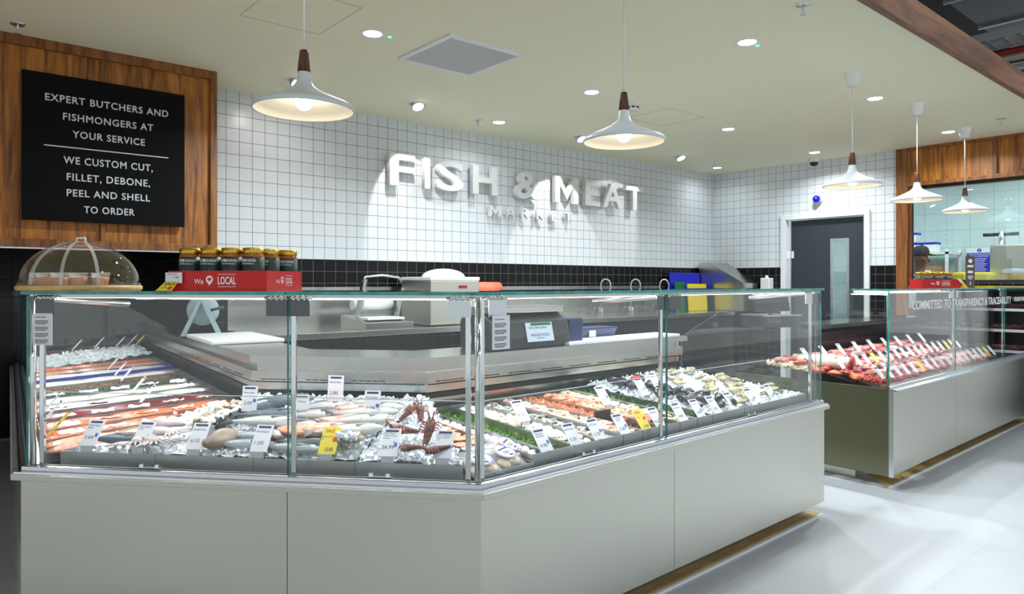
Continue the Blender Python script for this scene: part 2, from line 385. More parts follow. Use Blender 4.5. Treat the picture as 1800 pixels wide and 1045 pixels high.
# services in the open soffit
t = thing('air_duct', 'grey rectangular duct in dark open ceiling above fascia', 'duct', (7.4, 1.9, 3.9))
MB().box((-1.4, -.28, -.2), (2.6, .22, .2)).build('duct_body', M['galv'], t)
[MB().box((x, -.30, -.22), (x+.03, .24, .22)).build('duct_flange', M['alu'], t) for x in (-.8, .1, 1.2)]
ct = thing('cable_tray', 'perforated steel cable tray crossing above the fascia', 'cable tray', (6.46, 0, 3.2))
m = MB()
for j in range(40):
    y = -2+j*.11; m.box((-.155, y, 0), (.155, y+.035, .004))
for j in range(7): x = -.155+j*.046; m.box((x, -2, 0), (x+.02, 2.4, .004))
m.box((-.16, -2, 0), (-.155, 2.4, .06)); m.box((.155, -2, 0), (.16, 2.4, .06))
m.build('tray_body', M['alu'], ct)
for i, (x, z, r, mm, nm) in enumerate(((6.74, 3.2, .026, 'red_pipe', 'red conduit nearest the perforated tray'), (6.83, 3.18, .018, 'white', 'white conduit just right of the red conduit'), (6.89, 3.18, .018, 'white', 'white conduit between two darker pipes overhead'),
        (6.98, 3.2, .02, 'red_pipe', 'second red conduit in the overhead bundle'), (7.08, 3.18, .015, 'alu', 'thin silver conduit in the overhead bundle'), (7.17, 3.18, .02, 'white', 'white conduit near the bundle right edge'), (7.27, 3.18, .015, 'alu', 'outermost silver conduit of the overhead bundle'))):
    tag(MB().tube([(x, -2, z), (x, 2.4, z)], r, 10).build('conduit', M[mm]), nm, 'pipe', 'conduits in the open ceiling')

# ------------------------------------------------------------------ ceiling fixtures
def downlight(x, y, label, k=1.0):
    t = thing('downlight', label, 'ceiling light', (x, y, 2.657), group='round recessed downlights')
    MB().lathe([(.048, -.002), (.06, -.006), (.066, -.003), (.068, 0)], 32).build('trim_ring', M['white'], t)
    MB().lathe([(.0001, -.003), (.048, -.003)], 32).build('diffuser', M['lamp_on'], t)
    area_light('downlight_beam', (x, y, 2.65), .09, DOWN_W*k, (.87, .95, 1), shape='DISK', spread=150)
for x, y, n in ((1.851, 3.331, 'lit downlight beside the square air grille, left side'), (3.50, 2.105, 'lit downlight with green LED between front pendant and fascia'),
        (3.586, 3.36, 'lit downlight left of the smoke detector'), (3.671, 4.488, 'lit downlight above the ampersand of the wall lettering'),
        (5.348, 3.399, 'lit downlight at mid ceiling behind the third pendant'), (5.269, 2.147, 'lit downlight between two pendant ceiling cups'),
        (6.931, 2.204, 'lit downlight beside the last pendant cup near timber header'), (6.975, 3.433, 'lit downlight just above the dome camera'), (7.04, 4.623, 'lit downlight in the far tiled corner')):
    downlight(x, y, n, (.1 if x < 5 else .06) if y > 4 else .45 if x > 6.9 else .6 if y < 2.3 else 1.35 if x < 2 else 1)
def gimbal(x, y, label, tx, pw, ang=63, bl=.15):
    t = thing('tilting_spotlight', label, 'spotlight', (x, y, 2.657), group='tilting wall washer spotlights')
    MB().lathe([(.055, -.002), (.066, -.006), (.074, 0)], 32).build('trim_ring', M['white'], t)
    MB().lathe([(.0001, .0), (.03, -.002), (.05, -.012), (.052, -.03), (.0001, -.03)], 24, M=Matrix.Rotation(R(-28), 4, 'X')).build('lamp_head', M['alu'], t)
    MB().lathe([(.0001, -.031), (.042, -.031)], 24, M=Matrix.Rotation(R(-28), 4, 'X')).build('lens', M['lamp_on'], t)
    spot_light('spot_beam', (x, y, 2.60), (tx, 4.96, 1.75), pw, ang, bl, (1, .955, .94), .012)
gimbal(2.828, 4.42, 'tilted spotlight left of the wall lettering, near its F', 3.25, SPOT_W)
gimbal(1.899, 4.42, 'spotlight half hidden behind the largest pendant', 1.9, SPOT_W*.3, 130, 1.0)
gimbal(4.605, 4.45, 'tilted spotlight half hidden behind the middle pendant rim', 4.75, SPOT_W)
gimbal(6.10, 4.45, 'tilted spotlight right of the wall lettering', 5.40, SPOT_W*.6)
for x, y, n in ((.388, 4.392, 'ceiling sprinkler above the timber panelling'), (3.476, 4.521, 'ceiling sprinkler between two lights near the tiled wall'), (3.232, 1.647, 'ceiling sprinkler near the fascia edge'), (6.684, 1.744, 'ceiling sprinkler near the timber header'), (6.902, 4.586, 'ceiling sprinkler in the far corner')):
    t = thing('sprinkler', n, 'sprinkler', (x, y, 2.657), group='fire sprinklers on the ceiling')
    MB().lathe([(.0001, -.003), (.032, -.005), (.034, 0)], 20).build('rose', M['alu'], t)
    q = MB(); q.tube([(0, 0, 0), (0, 0, -.03)], .006, 8); q.tube([(-.009, 0, -.015), (-.009, 0, -.045)], .002, 6); q.tube([(.009, 0, -.015), (.009, 0, -.045)], .002, 6)
    q.lathe([(.0001, -.046), (.016, -.046), (.016, -.048), (.0001, -.048)], 16); q.build('deflector', M['alu'], t)
for x, y, n in ((1.947, 3.317, 'tiny green indicator beside the left downlight'), (3.592, 2.098, 'tiny green indicator beside the downlight near the fascia')):
    tag(MB().ball((0, 0, 0), (.012, .012, .006)).build('indicator_light', M['green_led'], None, (x, y, 2.657)), n, 'indicator', 'green indicators')
t = thing('smoke_detector', 'round white smoke detector beside the middle pendant', 'smoke detector', (4.02, 3.354, 2.657))
MB().lathe([(.055, 0), (.055, -.025), (.045, -.03), (.043, -.05), (.03, -.06), (.0001, -.06)], 28).build('housing', M['white_gloss'], t)
m = MB()
for k in range(8):
    a = k*math.pi/4; m.cbox((.0435, 0, -.042), (.004, .022, .012), M=Matrix.Rotation(a, 4, 'Z'))
m.build('vent_slot', M['black'], t)
t = thing('dome_camera', 'small dark dome security camera on the ceiling above the door', 'security camera', (7.30, 3.60, 2.657))
MB().lathe([(.06, 0), (.06, -.03), (.05, -.045), (.045, -.045)], 28).build('housing', M['white_gloss'], t)
MB().lathe([(.045, -.042), (.042, -.06), (.03, -.08), (.0001, -.088)], 24).build('dome', M['dark_metal'], t)
# air grille
t = thing('air_grille', 'square white ceiling grille with fine slats', 'vent', (2.43, 3.325, 2.657))
f = MB(); a = .268
f.box((-a, -a, -.012), (a, -a+.03, 0)); f.box((-a, a-.03, -.012), (a, a, 0)); f.box((-a, -a+.03, -.012), (-a+.03, a-.03, 0)); f.box((a-.03, -a+.03, -.012), (a, a-.03, 0))
f.build('frame', M['white'], t, bevel=.002)
MB().box((-a+.03, -a+.03, -.002), (a-.03, a-.03, -.001)).build('backing', M['dark_metal'], t)
s_ = MB()
for k in range(44):
    y = -a+.035+k*.01073; s_.box((-a+.03, y, -.010), (a-.03, y+.0058, -.004))
s_.build('slats', mat('grey_slats', srgb(215, 215, 213), .6), t)
for pts, n in ((((1.22, 3.05), (1.64, 3.05), (1.64, 3.53), (1.22, 3.53)), 'flush access hatch outline in the ceiling near the left pendant'), (((4.36, 3.28), (4.82, 3.28), (4.82, 3.70), (4.36, 3.70)), 'flush access hatch outline in the ceiling right of middle pendant')):
    m = MB(); (x0, y0), _, (x1, y1), _ = pts
    for lo, hi in (((x0, y0), (x1, y0+.003)), ((x0, y1-.003), (x1, y1)), ((x0, y0), (x0+.003, y1)), ((x1-.003, y0), (x1, y1))):
        m.box((*lo, 2.6555), (*hi, 2.658))
    tag(m.build('access_hatch', mat('hatch_gap', srgb(188, 184, 160), .9)), n, 'hatch')

# pendants
def pendant_meshes():
    P = {}
    out = [(.0215, .135), (.023, .118), (.027, .100), (.036, .086), (.054, .072), (.085, .056), (.122, .040), (.155, .026), (.168, .0185), (.1735, .013), (.1755, .006), (.1745, .001), (.171, -.001)]
    inn = [(.168, .002), (.165, .012), (.150, .023), (.115, .038), (.078, .053), (.048, .068), (.020, .09), (.0001, .095)]
    P['shade'] = MB().lathe(out+inn[:1], 48, 0).mesh('lamp_shade', [M['shade_out']])
    P['inner'] = MB().lathe(inn, 48, 0).mesh('shade_lining', [M['shade_in']])
    P['neck'] = MB().lathe([(.0001, .212), (.014, .212), (.0155, .204), (.0225, .135), (.0001, .135)], 24).mesh('wood_neck', M['lampwood'])
    P['bulb'] = MB().lathe([(.0001, .003), (.012, .004), (.024, .012), (.030, .026), (.031, .036), (.026, .052), (.016, .068), (.014, .09), (.0001, .09)], 24).mesh('bulb', M['bulb'])
    return P
PM = pendant_meshes()
for x, y, n, zr in ((1.03, 2.34, 'largest white pendant lamp, hanging over the left counter', 1.925), (2.28, 1.95, 'white pendant lamp in the middle, left of the fish sign end', 1.917), (4.52, 1.98, 'white pendant lamp in front of the dark swing door', 1.935),
        (5.67, 2.01, 'white pendant lamp at the left edge of the viewing window', 1.935), (6.88, 2.06, 'rightmost white pendant lamp in front of the viewing window', 1.935)):
    t = thing('pendant_lamp', n, 'pendant lamp', (x, y, zr), group='white pendant lamps with walnut necks')
    for k, nm in (('shade', 'lamp_shade'), ('neck', 'wood_neck'), ('bulb', 'bulb')):
        o = link(nm, PM[k], t)
        if k == 'shade': link('shade_lining', PM['inner'], o)
    hh = 2.657-zr
    MB().tube([(0, 0, .208), (0, 0, hh-.06)], .0035, 8).build('cord', M['white_gloss'], t)
    MB().lathe([(.048, hh), (.033, hh-.085), (.0001, hh-.085)], 24).build('ceiling_cup', M['white_gloss'], t)

# ------------------------------------------------------------------ signs on walls
t = thing('service_sign', 'black board with white service lettering on timber panelling', 'sign', (.828, 4.57, 2.065))
MB().box((-.408, -.03, -.402), (.408, 0, .402)).build('board', M['sign'], t, bevel=.002)
lines = [('EXPERT BUTCHERS AND', .62, .272), ('FISHMONGERS AT', .455, .177), ('YOUR SERVICE', .365, .084), ('WE CUSTOM CUT,', .45, -.062), ('FILLET, DEBONE,', .42, -.154), ('PEEL AND SHELL', .42, -.243), ('TO ORDER', .255, -.332)]
for s, wd, z in lines:
    hgt = .040+(.008 if ',' in s else 0)
    link('lettering', fit_text(s, wd, hgt, M['silver_txt'], off=.014, space=1.12, ext=.001), t, (.005, -.0315, z-(.004 if ',' in s else 0)), (R(90), 0, 0))
MB().box((-.31, -.0325, .005), (.315, -.03, .011)).build('divider_line', M['silver_txt'], t)
# raised wall letters
t = thing('wall_sign', 'raised white wall letters on the tiled wall above the counters', 'sign', (4.44, 4.96, 2.22))
def raised(ch, x0, x1, z0, z1, d, off, proj):
    if ch == 'M':
        w, h = x1-x0, z1-z0; q = w*.2; o = [(0, 0), (q, 0), (q, .66*h), (w/2, .12*h), (w-q, .66*h), (w-q, 0), (w, 0), (w, h), (w-q*1.05, h), (w/2, .42*h), (q*1.05, h), (0, h)]
        mb = MB(); mb.hexa([(a-w/2, b-h/2, -d/2) for a, b in o], [(a-w/2, b-h/2, d/2) for a, b in o])
        link('letter', mb.mesh('letter', M['letter'], fix=True), t, ((x0+x1)/2-4.44, -proj, (z0+z1)/2-2.22), (R(90), 0, 0)); return
    me = fit_text(ch, x1-x0, z1-z0, M['letter'], ext=.5, off=off)
    for v in me.vertices: v.co.z *= d
    link('letter', me, t, ((x0+x1)/2-4.44, -proj, (z0+z1)/2-2.22), (R(90), 0, 0))
ZT, ZB = 2.362, 2.106
for ch, a, b in (('F', 2.865, 3.10), ('I', 3.195, 3.25), ('S', 3.315, 3.60), ('H', 3.695, 3.975), ('&', 4.19, 4.505), ('M', 4.695, 5.015), ('E', 5.115, 5.335), ('A', 5.375, 5.685), ('T', 5.74, 6.03)):
    raised(ch, a, b, ZB, ZT, .045, .024, .06)
for ch, a, b in (('M', 3.90, 4.03), ('A', 4.09, 4.20), ('R', 4.28, 4.375), ('K', 4.47, 4.575), ('E', 4.665, 4.745), ('T', 4.84, 4.94)):
    raised(ch, a, b, 1.925, 2.02, .03, .005, .05)
t = thing('alarm_beacon', 'round blue alarm beacon on white base above the door', 'beacon', (7.49, 3.64, 2.235), (0, R(-90), 0))
MB().lathe([(.05, 0), (.05, .03), (.04, .04), (.0001, .04)], 24).build('beacon_base', M['white_gloss'], t)
MB().lathe([(.038, .04), (.04, .06), (.03, .085), (.0001, .095)], 24).build('blue_lens', mat('blue_lens', srgb(16, 24, 190), .2), t)
t = thing('warning_notice', 'small white notice under the blue beacon above the door', 'sign', (7.488, 3.61, 2.145))
MB().box((-.003, -.055, -.035), (0, .055, .04)).build('plate', M['white'], t)
for i in range(1): link('lettering', fit_text(('WARNING', 'WARNING', 'WARNING')[i], .08, .01, M['ink']), t, (-.004, 0, .024-i*.02), (R(90), 0, R(-90)))
# ------------------------------------------------------------------ serve-over counters
class Path:
    def __init__(s, pts):
        s.p = [Vector(q).to_2d() for q in pts]; s.n = len(pts)-1
        s.ex = [(s.p[i+1]-s.p[i]).normalized() for i in range(s.n)]
        s.ny = [Vector((-e.y, e.x)) for e in s.ex]; s.len = [(s.p[i+1]-s.p[i]).length for i in range(s.n)]
        s.ang = [math.atan2(e.y, e.x) for e in s.ex]
    def off(s, t):
        r = []
        for i in range(s.n+1):
            if i == 0: r.append(s.p[0]+s.ny[0]*t)
            elif i == s.n: r.append(s.p[i]+s.ny[-1]*t)
            else:
                m = (s.ny[i-1]+s.ny[i]).normalized(); r.append(s.p[i]+m*(t/m.dot(s.ny[i])))
        return r
    def at(s, i, a, t, z=0):                # metres along the segment, metres inward
        q = s.p[i]+s.ex[i]*a+s.ny[i]*t; return Vector((q.x, q.y, z))
    def cut(s, i, a, t):                    # like at() but clipped to the mitres of the segment
        o = s.off(t); d0 = (o[i]-s.p[i]).dot(s.ex[i]); d1 = (o[i+1]-s.p[i]).dot(s.ex[i])
        return min(max(a, d0), d1)
    def sweep(s, mb, i, prof, a0=None, a1=None, mi=0):
        a0 = -9 if a0 is None else a0; a1 = 99 if a1 is None else a1
        A = [s.at(i, s.cut(i, a0, t), t, z) for t, z in prof]; B = [s.at(i, s.cut(i, a1, t), t, z) for t, z in prof]
        return mb.hexa(A, B, mi)
FP = Path([(.57, 7.07), (.25, 3.08), (1.40, 1.79), (3.92, 1.842)])
CS, BS, AS = 0, 1, 2
FC = thing('fish_counter', 'angled stainless steel fish counter with glass front nearest the camera', 'display counter', (1.4, 1.8, 0))
FC_O = Vector((1.4, 1.8, 0))
def part(mb, name, m, parent=FC, o=FC_O, bevel=0, fix=True):
    mb.v = [(p[0]-o.x, p[1]-o.y, p[2]-o.z) for p in mb.v]
    return mb.build(name, m, parent, bevel=bevel, fix=fix)
def pane(P, i, a0, a1, t0, t1, z0, z1, parent, o, nm='front_glass'):
    mb = MB(); P.sweep(mb, i, [(t0, z0), (t1, z0), (t1, z1), (t0, z1)], a0, a1)
    # faces of hexa: 0/1 ends, 2 bottom(z0), 3 t1 side, 4 top, 5 t0 side
    big = (2, 4) if (t1-t0) > (z1-z0) else (3, 5)
    mb.m = [0 if k in big else 1 for k in range(6)]
    return part(mb, nm, [M['glass'], M['gedge']], parent, o)
G = .004
BM = 1.029
panels = [(CS, -9, 1.6), (CS, 1.6, 2.9), (CS, 2.9, 9), (BS, -9, 1.037), (BS, 1.037, 9), (AS, -9, 1.088), (AS, 1.088, 9)]
for i, a, b in panels:
    mb = MB(); FP.sweep(mb, i, [(.032, .08), (.05, .08), (.05, .612), (.032, .612)], a+.0012 if a > 0 else a, b-.0012 if b < 5 else b)
    part(mb, 'base_panel', M['steel'])
mb = MB()
for i in range(3): FP.sweep(mb, i, [(.05, .08), (.07, .08), (.07, .60), (.05, .60)])
part(mb, 'base_carcass', M['dark_metal'])
mb = MB(); FP.sweep(mb, AS, [(.034, .08), (1.28, .08), (1.28, .612), (.034, .612)], 2.475, 2.495); part(mb, 'end_panel', M['steel'])
for i in range(3):
    mb = MB(); FP.sweep(mb, i, [(.16, 0), (.18, 0), (.18, .1), (.16, .1)]); part(mb, 'kick_plate', M['steel'])
    mb = MB(); FP.sweep(mb, i, [(0, .61), (.06, .61), (.06, .63), (0, .632)]); lg = part(mb, 'ledge', M['steel'], bevel=.002)
    mb = MB(); FP.sweep(mb, i, [(.008, .632), (.026, .632), (.024, .638), (.010, .638)]); part(mb, 'ledge_rib', M['alu'], lg)
    mb = MB(); FP.sweep(mb, i, [(.0265, .632), (.031, .632), (.031, .6335), (.0265, .6335)]); part(mb, 'ledge_groove', M['black'], lg)
    mb = MB(); FP.sweep(mb, i, [(.0335, .6525), (.0345, .6525), (.0345, .654), (.0335, .654)]); part(mb, 'seal_line', M['black'], lg)
    mb = MB(); FP.sweep(mb, i, [(.032, .63), (.068, .63), (.068, .655), (.058, .655), (.058, .645), (.046, .645), (.046, .655), (.034, .652)]); part(mb, 'glass_channel', M['alu'])
    mb = MB(); FP.sweep(mb, i, [(.068, .61), (1.02, .655), (1.02, .62), (.068, .58)]); part(mb, 'display_deck', M['steel_l'])
# glass
FG = [(CS, -9, 1.8), (CS, 1.8+G, 9), (BS, -9, BM), (BS, BM+G, 9), (AS, -9, 1.058), (AS, 1.058+G, 9)]
for i, a, b in FG: pane(FP, i, a, b, .048, .056, .645, 1.272, FC, FC_O)
for i, a, b in FG: pane(FP, i, a, b, .03, .46, 1.279, 1.291, FC, FC_O, 'top_glass')
ends = [(.060, .645), (.060, 1.272), (.46, 1.272), (.96, .965), (.96, .66)]
for i, a in ((AS, 2.47), (CS, 1.79)):
    mb = MB(); FP.sweep(mb, i, ends, a, a+.008); mb.m = [0, 0]+[1]*5; part(mb, 'end_glass', [M['glass'], M['gedge']])
mb = MB()
for i in range(3): FP.sweep(mb, i, [(.062, .921), (.066, .921), (.066, .924), (.062, .924)])
part(mb, 'glass_guard_edge', M['alu'])
# posts behind the glass joints
def post(P, i, a, parent, o, w=.018):
    mb = MB(); P.sweep(mb, i, [(.060, .645), (.072, .645), (.072, 1.270), (.060, 1.270)], a, a+w); return part(mb, 'glass_post', M['chrome'], parent, o, bevel=.002)
for i, a in ((CS, 1.81), (BS, .062), (BS, BM+.008), (BS, 1.655), (AS, .035), (AS, 1.028), (AS, 2.41)): post(FP, i, a, FC, FC_O)
mb = MB()
c = FP.off(.068)
for k in (1, 2): mb.tube([(c[k].x, c[k].y, .645), (c[k].x, c[k].y, 1.272)], .011, 14)
part(mb, 'corner_post', M['chrome'], fix=False)
# light housing along the rear edge of the top glass
M['strip'] = mat('led_strip', (1, 1, 1), .5, emit=(.97, .98, 1), estr=3)
for i in range(3):
    mb = MB(); FP.sweep(mb, i, [(.425, 1.252), (.465, 1.252), (.465, 1.277), (.425, 1.277)]); lh = part(mb, 'light_housing', M['steel_l'])
    mb = MB(); FP.sweep(mb, i, [(.074, 1.267), (.092, 1.267), (.092, 1.2785), (.074, 1.2785)]); lh = part(mb, 'front_light_rail', M['steel_l'])
    mb = MB(); FP.sweep(mb, i, [(.076, 1.2655), (.090, 1.2655), (.090, 1.2672), (.076, 1.2672)]); part(mb, 'led_strip', M['strip'], lh)
    for tt, zz, ww, tilt in ((.083, 1.264, .55, 14), (.445, 1.249, .45, -12)):
        a0, a1 = FP.cut(i, -9, tt), FP.cut(i, 99, tt); p = FP.at(i, (a0+a1)/2, tt, zz)
        area_light('counter_led', p, a1-a0-.02, CASE_W*ww*(a1-a0), (.97, .985, 1), rot=(R(tilt), 0, FP.ang[i]), sy=.014)
# hinges
M['hinge_plate'] = mat('hinge_plate', (.02, .03, .032), .12, .2)
def hinge(P, i, a, parent, o, w=.078, m='hinge_plate', strut=0):
    L = lambda mb, nm, mm, par=None: part(mb, nm, M[mm], par or parent, o, fix=True)
    mb = MB(); P.sweep(mb, i, [(.0565, 1.205), (.061, 1.205), (.061, 1.262), (.0565, 1.262)], a, a+w); h = L(mb, 'hinge', m)
    mb = MB(); mb.tube([P.at(i, a-.008, .066, 1.268), P.at(i, a+w+.008, .066, 1.268)], .006, 10)
    for k in range(4): mb.tube([P.at(i, a+.004+k*w/4, .066, 1.268), P.at(i, a+w/4-.004+k*w/4, .066, 1.268)], .009, 12)
    L(mb, 'hinge_barrel', 'chrome', h)
    if strut:
        mb = MB(); mb.tube([P.at(i, a+w/2, .09, 1.262), P.at(i, a+w/2+.11*strut, .36, 1.235)], .012, 12); L(mb, 'gas_strut', 'alu')
for i, a, m_, st in ((BS, .048, 'hinge_plate', 1), (BS, BM-.082, 'hinge_plate', 0), (BS, BM-.001, 'hinge_plate', 0), (BS, 1.597, 'alu', 0), (AS, .07, 'alu', 0), (AS, 1.003, 'hinge_plate', -1), (AS, 1.094, 'hinge_plate', 0), (AS, 2.35, 'alu', -1), (AS, 2.46, 'hinge_plate', 0), (CS, 3.85, 'hinge_plate', 0)):
    hinge(FP, i, a, FC, FC_O, m=m_, strut=st)
# lower hinge blocks in the ledge
for i, a in ((BS, .455), (BS, 1.312), (AS, .535), (AS, 1.745)):
    mb = MB(); P_ = FP
    P_.sweep(mb, i, [(.058, .64), (.082, .64), (.082, .656), (.058, .656)], a, a+.085); P_.sweep(mb, i, [(.062, .656), (.076, .656), (.074, .668), (.064, .668)], a+.005, a+.02); P_.sweep(mb, i, [(.062, .656), (.076, .656), (.074, .668), (.064, .668)], a+.065, a+.08)
    part(mb, 'glass_clamp', M['chrome'])
# rear duct of the display, with slots
for i in range(3):
    mb = MB(); FP.sweep(mb, i, [(1.0, .64), (1.02, .64), (1.02, .935), (.985, .935), (.985, .90), (.955, .895), (.955, .845), (.985, .838), (.985, .80), (1.0, .795)], None, 2.48 if i == AS else None); rd = part(mb, 'rear_duct', M['steel_l'])
    mb = MB(); a = FP.cut(i, -9, .95)+.05; e = FP.cut(i, 99, .95)-.05
    while a+.17 < e:
        for k in range(5): FP.sweep(mb, i, [(.9535, .852), (.956, .852), (.956, .8565), (.9535, .8565)], a+k*.034, a+k*.034+.028)
        a += .23
    part(mb, 'air_slots', M['black'], rd)
    mb = MB(); FP.sweep(mb, i, [(.980, .77), (.999, .77), (.999, .795), (.980, .795)]); part(mb, 'duct_shadow_gap', M['black'], rd)
    mb = MB(); a = FP.cut(i, -9, .95)+.02; e = FP.cut(i, 99, .95)-.02
    while a < e: FP.sweep(mb, i, [(.957, .838), (.985, .838), (.985, .842), (.957, .842)], a, a+.004); a += .011
    part(mb, 'grille_bars', M['black'], rd)
    mb = MB(); FP.sweep(mb, i, [(1.02, .1), (1.28, .1), (1.28, .925), (1.02, .925)], 2.3 if i == CS else None, 2.49 if i == AS else None); part(mb, 'rear_cabinet', M['steel'])
mb = MB(); FP.sweep(mb, BS, [(.992, .712), (1.0, .712), (1.0, .738), (.992, .738)], 1.02, 1.075); gz = part(mb, 'thermometer', M['white'])
mb = MB(); FP.sweep(mb, BS, [(.990, .718), (.993, .718), (.993, .732), (.990, .732)], 1.03, 1.065); part(mb, 'thermometer_screen', M['black'], gz)
# worktop behind the display
WT = thing('worktop', 'stainless worktop running behind the fish display with angled corners', 'worktop', (1.9, 3.0, .93))
for i in range(3):
    mb = MB(); FP.sweep(mb, i, [(.945, .935), (1.30, .935), (1.30, .968), (.945, .968)], 2.14 if i == CS else None); part(mb, 'worktop_slab', M['steel_l'], WT, Vector((1.9, 3.0, .93)))
# tan strip with a white edge on the floor below the counters
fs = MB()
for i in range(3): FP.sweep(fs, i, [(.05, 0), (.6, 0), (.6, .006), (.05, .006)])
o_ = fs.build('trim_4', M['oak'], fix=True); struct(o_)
fs = MB()
for i in range(3): FP.sweep(fs, i, [(.035, 0), (.05, 0), (.05, .008), (.035, .008)])
struct(fs.build('trim_5', M['white'], fix=True))

M['steel_shaded'] = steel_mat('shaded_steel', (.20, .20, .13), .34, (1.5, 1.5, 90))  # brushed steel with the end panel's dark reflection put into its colour
# meat counter, farther along
MP = Path([(4.70, 2.95), (4.70, 1.805), (8.15, 1.855)])
MC = thing('meat_counter', 'farther stainless steel meat counter with glass front and white slogan', 'display counter', (4.7, 1.8, 0)); MC_O = Vector((4.7, 1.8, 0))
def mpart(mb, name, m, parent=MC, bevel=0): return part(mb, name, m, parent, MC_O, bevel)
for a, b in ((-9, 1.27), (1.2725, 2.47), (2.4725, 9)):
    mb = MB(); MP.sweep(mb, 1, [(.02, .085), (.04, .085), (.04, .625), (.02, .625)], a, b); mpart(mb, 'base_panel', M['steel'])
mb = MB(); MP.sweep(mb, 0, [(.0, .085), (.02, .085), (.02, .645), (.0, .645)], .02); mpart(mb, 'end_panel', M['steel_shaded'])
mb = MB(); MP.sweep(mb, 0, [(-.004, .085), (.02, .085), (.02, .645), (-.004, .645)], 1.12); mpart(mb, 'corner_trim', M['alu'])
mb = MB(); MP.sweep(mb, 0, [(.14, 0), (.16, 0), (.16, .09), (.14, .09)], 0, .85); MP.sweep(mb, 1, [(.24, 0), (.26, 0), (.26, .09), (.24, .09)]); mpart(mb, 'kick_plate', M['steel'])
mb = MB(); MP.sweep(mb, 1, [(-.012, .622), (.06, .622), (.06, .636), (.02, .64), (-.012, .634)], .03); lg = mpart(mb, 'ledge', M['alu'])
mb = MB(); MP.sweep(mb, 1, [(.032, .636), (.068, .636), (.068, .655), (.058, .655), (.058, .645), (.046, .645), (.046, .655), (.034, .652)]); mpart(mb, 'glass_channel', M['alu'])
mb = MB(); MP.sweep(mb, 1, [(.068, .61), (1.02, .68), (1.02, .64), (.068, .58)]); mpart(mb, 'display_deck', M['steel_l'])
mb = MB(); MP.sweep(mb, 1, [(.068, .60), (1.02, .60), (1.02, .70), (.068, .63)], .082, .09); mpart(mb, 'deck_side', M['steel'])
for a, b in ((.068, 1.35), (1.35+G, 2.66), (2.66+G, 9)):
    pane(MP, 1, a, b, .048, .056, .645, 1.262, MC, MC_O); pane(MP, 1, a-.03, b, .03, .46, 1.269, 1.281, MC, MC_O, 'top_glass')
mb = MB(); MP.sweep(mb, 1, ends, .072, .08); mb.m = [0, 0]+[1]*5; mpart(mb, 'end_glass', [M['glass'], M['gedge']])
for a in (.082, 1.335, 2.645): post(MP, 1, a, MC, MC_O, .022)
mb = MB(); MP.sweep(mb, 1, [(.425, 1.242), (.465, 1.242), (.465, 1.267), (.425, 1.267)], .08); lh = mpart(mb, 'light_housing', M['steel_l'])
mb = MB(); MP.sweep(mb, 1, [(.430, 1.240), (.460, 1.240), (.460, 1.2425), (.430, 1.2425)], .09); mpart(mb, 'led_strip', M['strip'], lh)
area_light('counter_led', MP.at(1, 1.7, .10, 1.25), 3.1, CASE_W*1.4, (1, .96, .95), rot=(R(14), 0, MP.ang[1]), sy=.012)
area_light('counter_led', MP.at(1, 1.7, .445, 1.238), 3.1, CASE_W*1.4, (1, .96, .95), rot=(R(-12), 0, MP.ang[1]), sy=.012)
mb = MB(); MP.sweep(mb, 1, [(1.0, .64), (1.02, .64), (1.02, .935), (.985, .935), (.985, .90), (.955, .895), (.955, .845), (.985, .838), (.985, .80), (1.0, .795)], .08); mpart(mb, 'rear_duct', M['dark_metal'])
mb = MB(); MP.sweep(mb, 1, [(1.02, .1), (1.28, .1), (1.28, .925), (1.02, .925)], .02); mpart(mb, 'rear_cabinet', M['steel'])
mb = MB(); MP.sweep(mb, 1, [(.945, .935), (1.30, .935), (1.30, .968), (.945, .968)], .02)
tag(mb.build('worktop', M['steel_l'], fix=True), 'stainless worktop behind the meat display', 'worktop')
for a in (1.24, 1.365, 2.55, 2.675): hinge(MP, 1, a, MC, MC_O, .075, 'alu')
me = fit_text('COMMITTED TO TRANSPARENCY & TRACEABILITY', 2.40, .064, M['white_txt'], off=.02)
link('slogan_lettering', me, MC, tuple(MP.at(1, 1.655, .0470, 1.168)-MC_O), (R(90), 0, MP.ang[1]))
me = fit_text('FROM FARM', .42, .042, M['white_txt'], off=.02)
link('slogan_lettering', me, MC, tuple(MP.at(1, 3.17, .0470, 1.172)-MC_O), (R(90), 0, MP.ang[1]))
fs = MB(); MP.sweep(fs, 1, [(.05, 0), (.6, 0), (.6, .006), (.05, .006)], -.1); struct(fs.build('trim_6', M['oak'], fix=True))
fs = MB(); MP.sweep(fs, 1, [(.035, 0), (.05, 0), (.05, .008), (.035, .008)], -.1); struct(fs.build('trim_7', M['white'], fix=True))

# back counter along the tiled wall
bc = thing('back_counter', 'stainless prep counter with upstand along the tiled back wall', 'counter', (4.2, 4.66, 0))
MB().box((-2.55, -.32, .95), (-.72, .28, .99)).build('worktop_slab', M['steel_l'], bc, bevel=.003)
MB().box((-2.58, .27, .99), (2.8, .29, 1.29)).build('upstand', M['steel_l'], bc)
MB().box((-.6, -.30, .96), (2.8, .27, 1.0)).build('sink_slab', M['steel_l'], bc, bevel=.003)
MB().box((-.6, -.28, .1), (2.8, .27, .96)).build('sink_cabinet', M['dark_metal'], bc)  # dark colour stands in for the shadow under the back worktop
m = MB(); [m.box((x, -.28, 0), (x+.04, -.24, .95)) for x in (-2.5, -.80)]; m.build('leg', M['steel_l'], bc)
MB().box((-2.5, -.27, .35), (-.8, .26, .38)).build('shelf', M['steel_l'], bc)
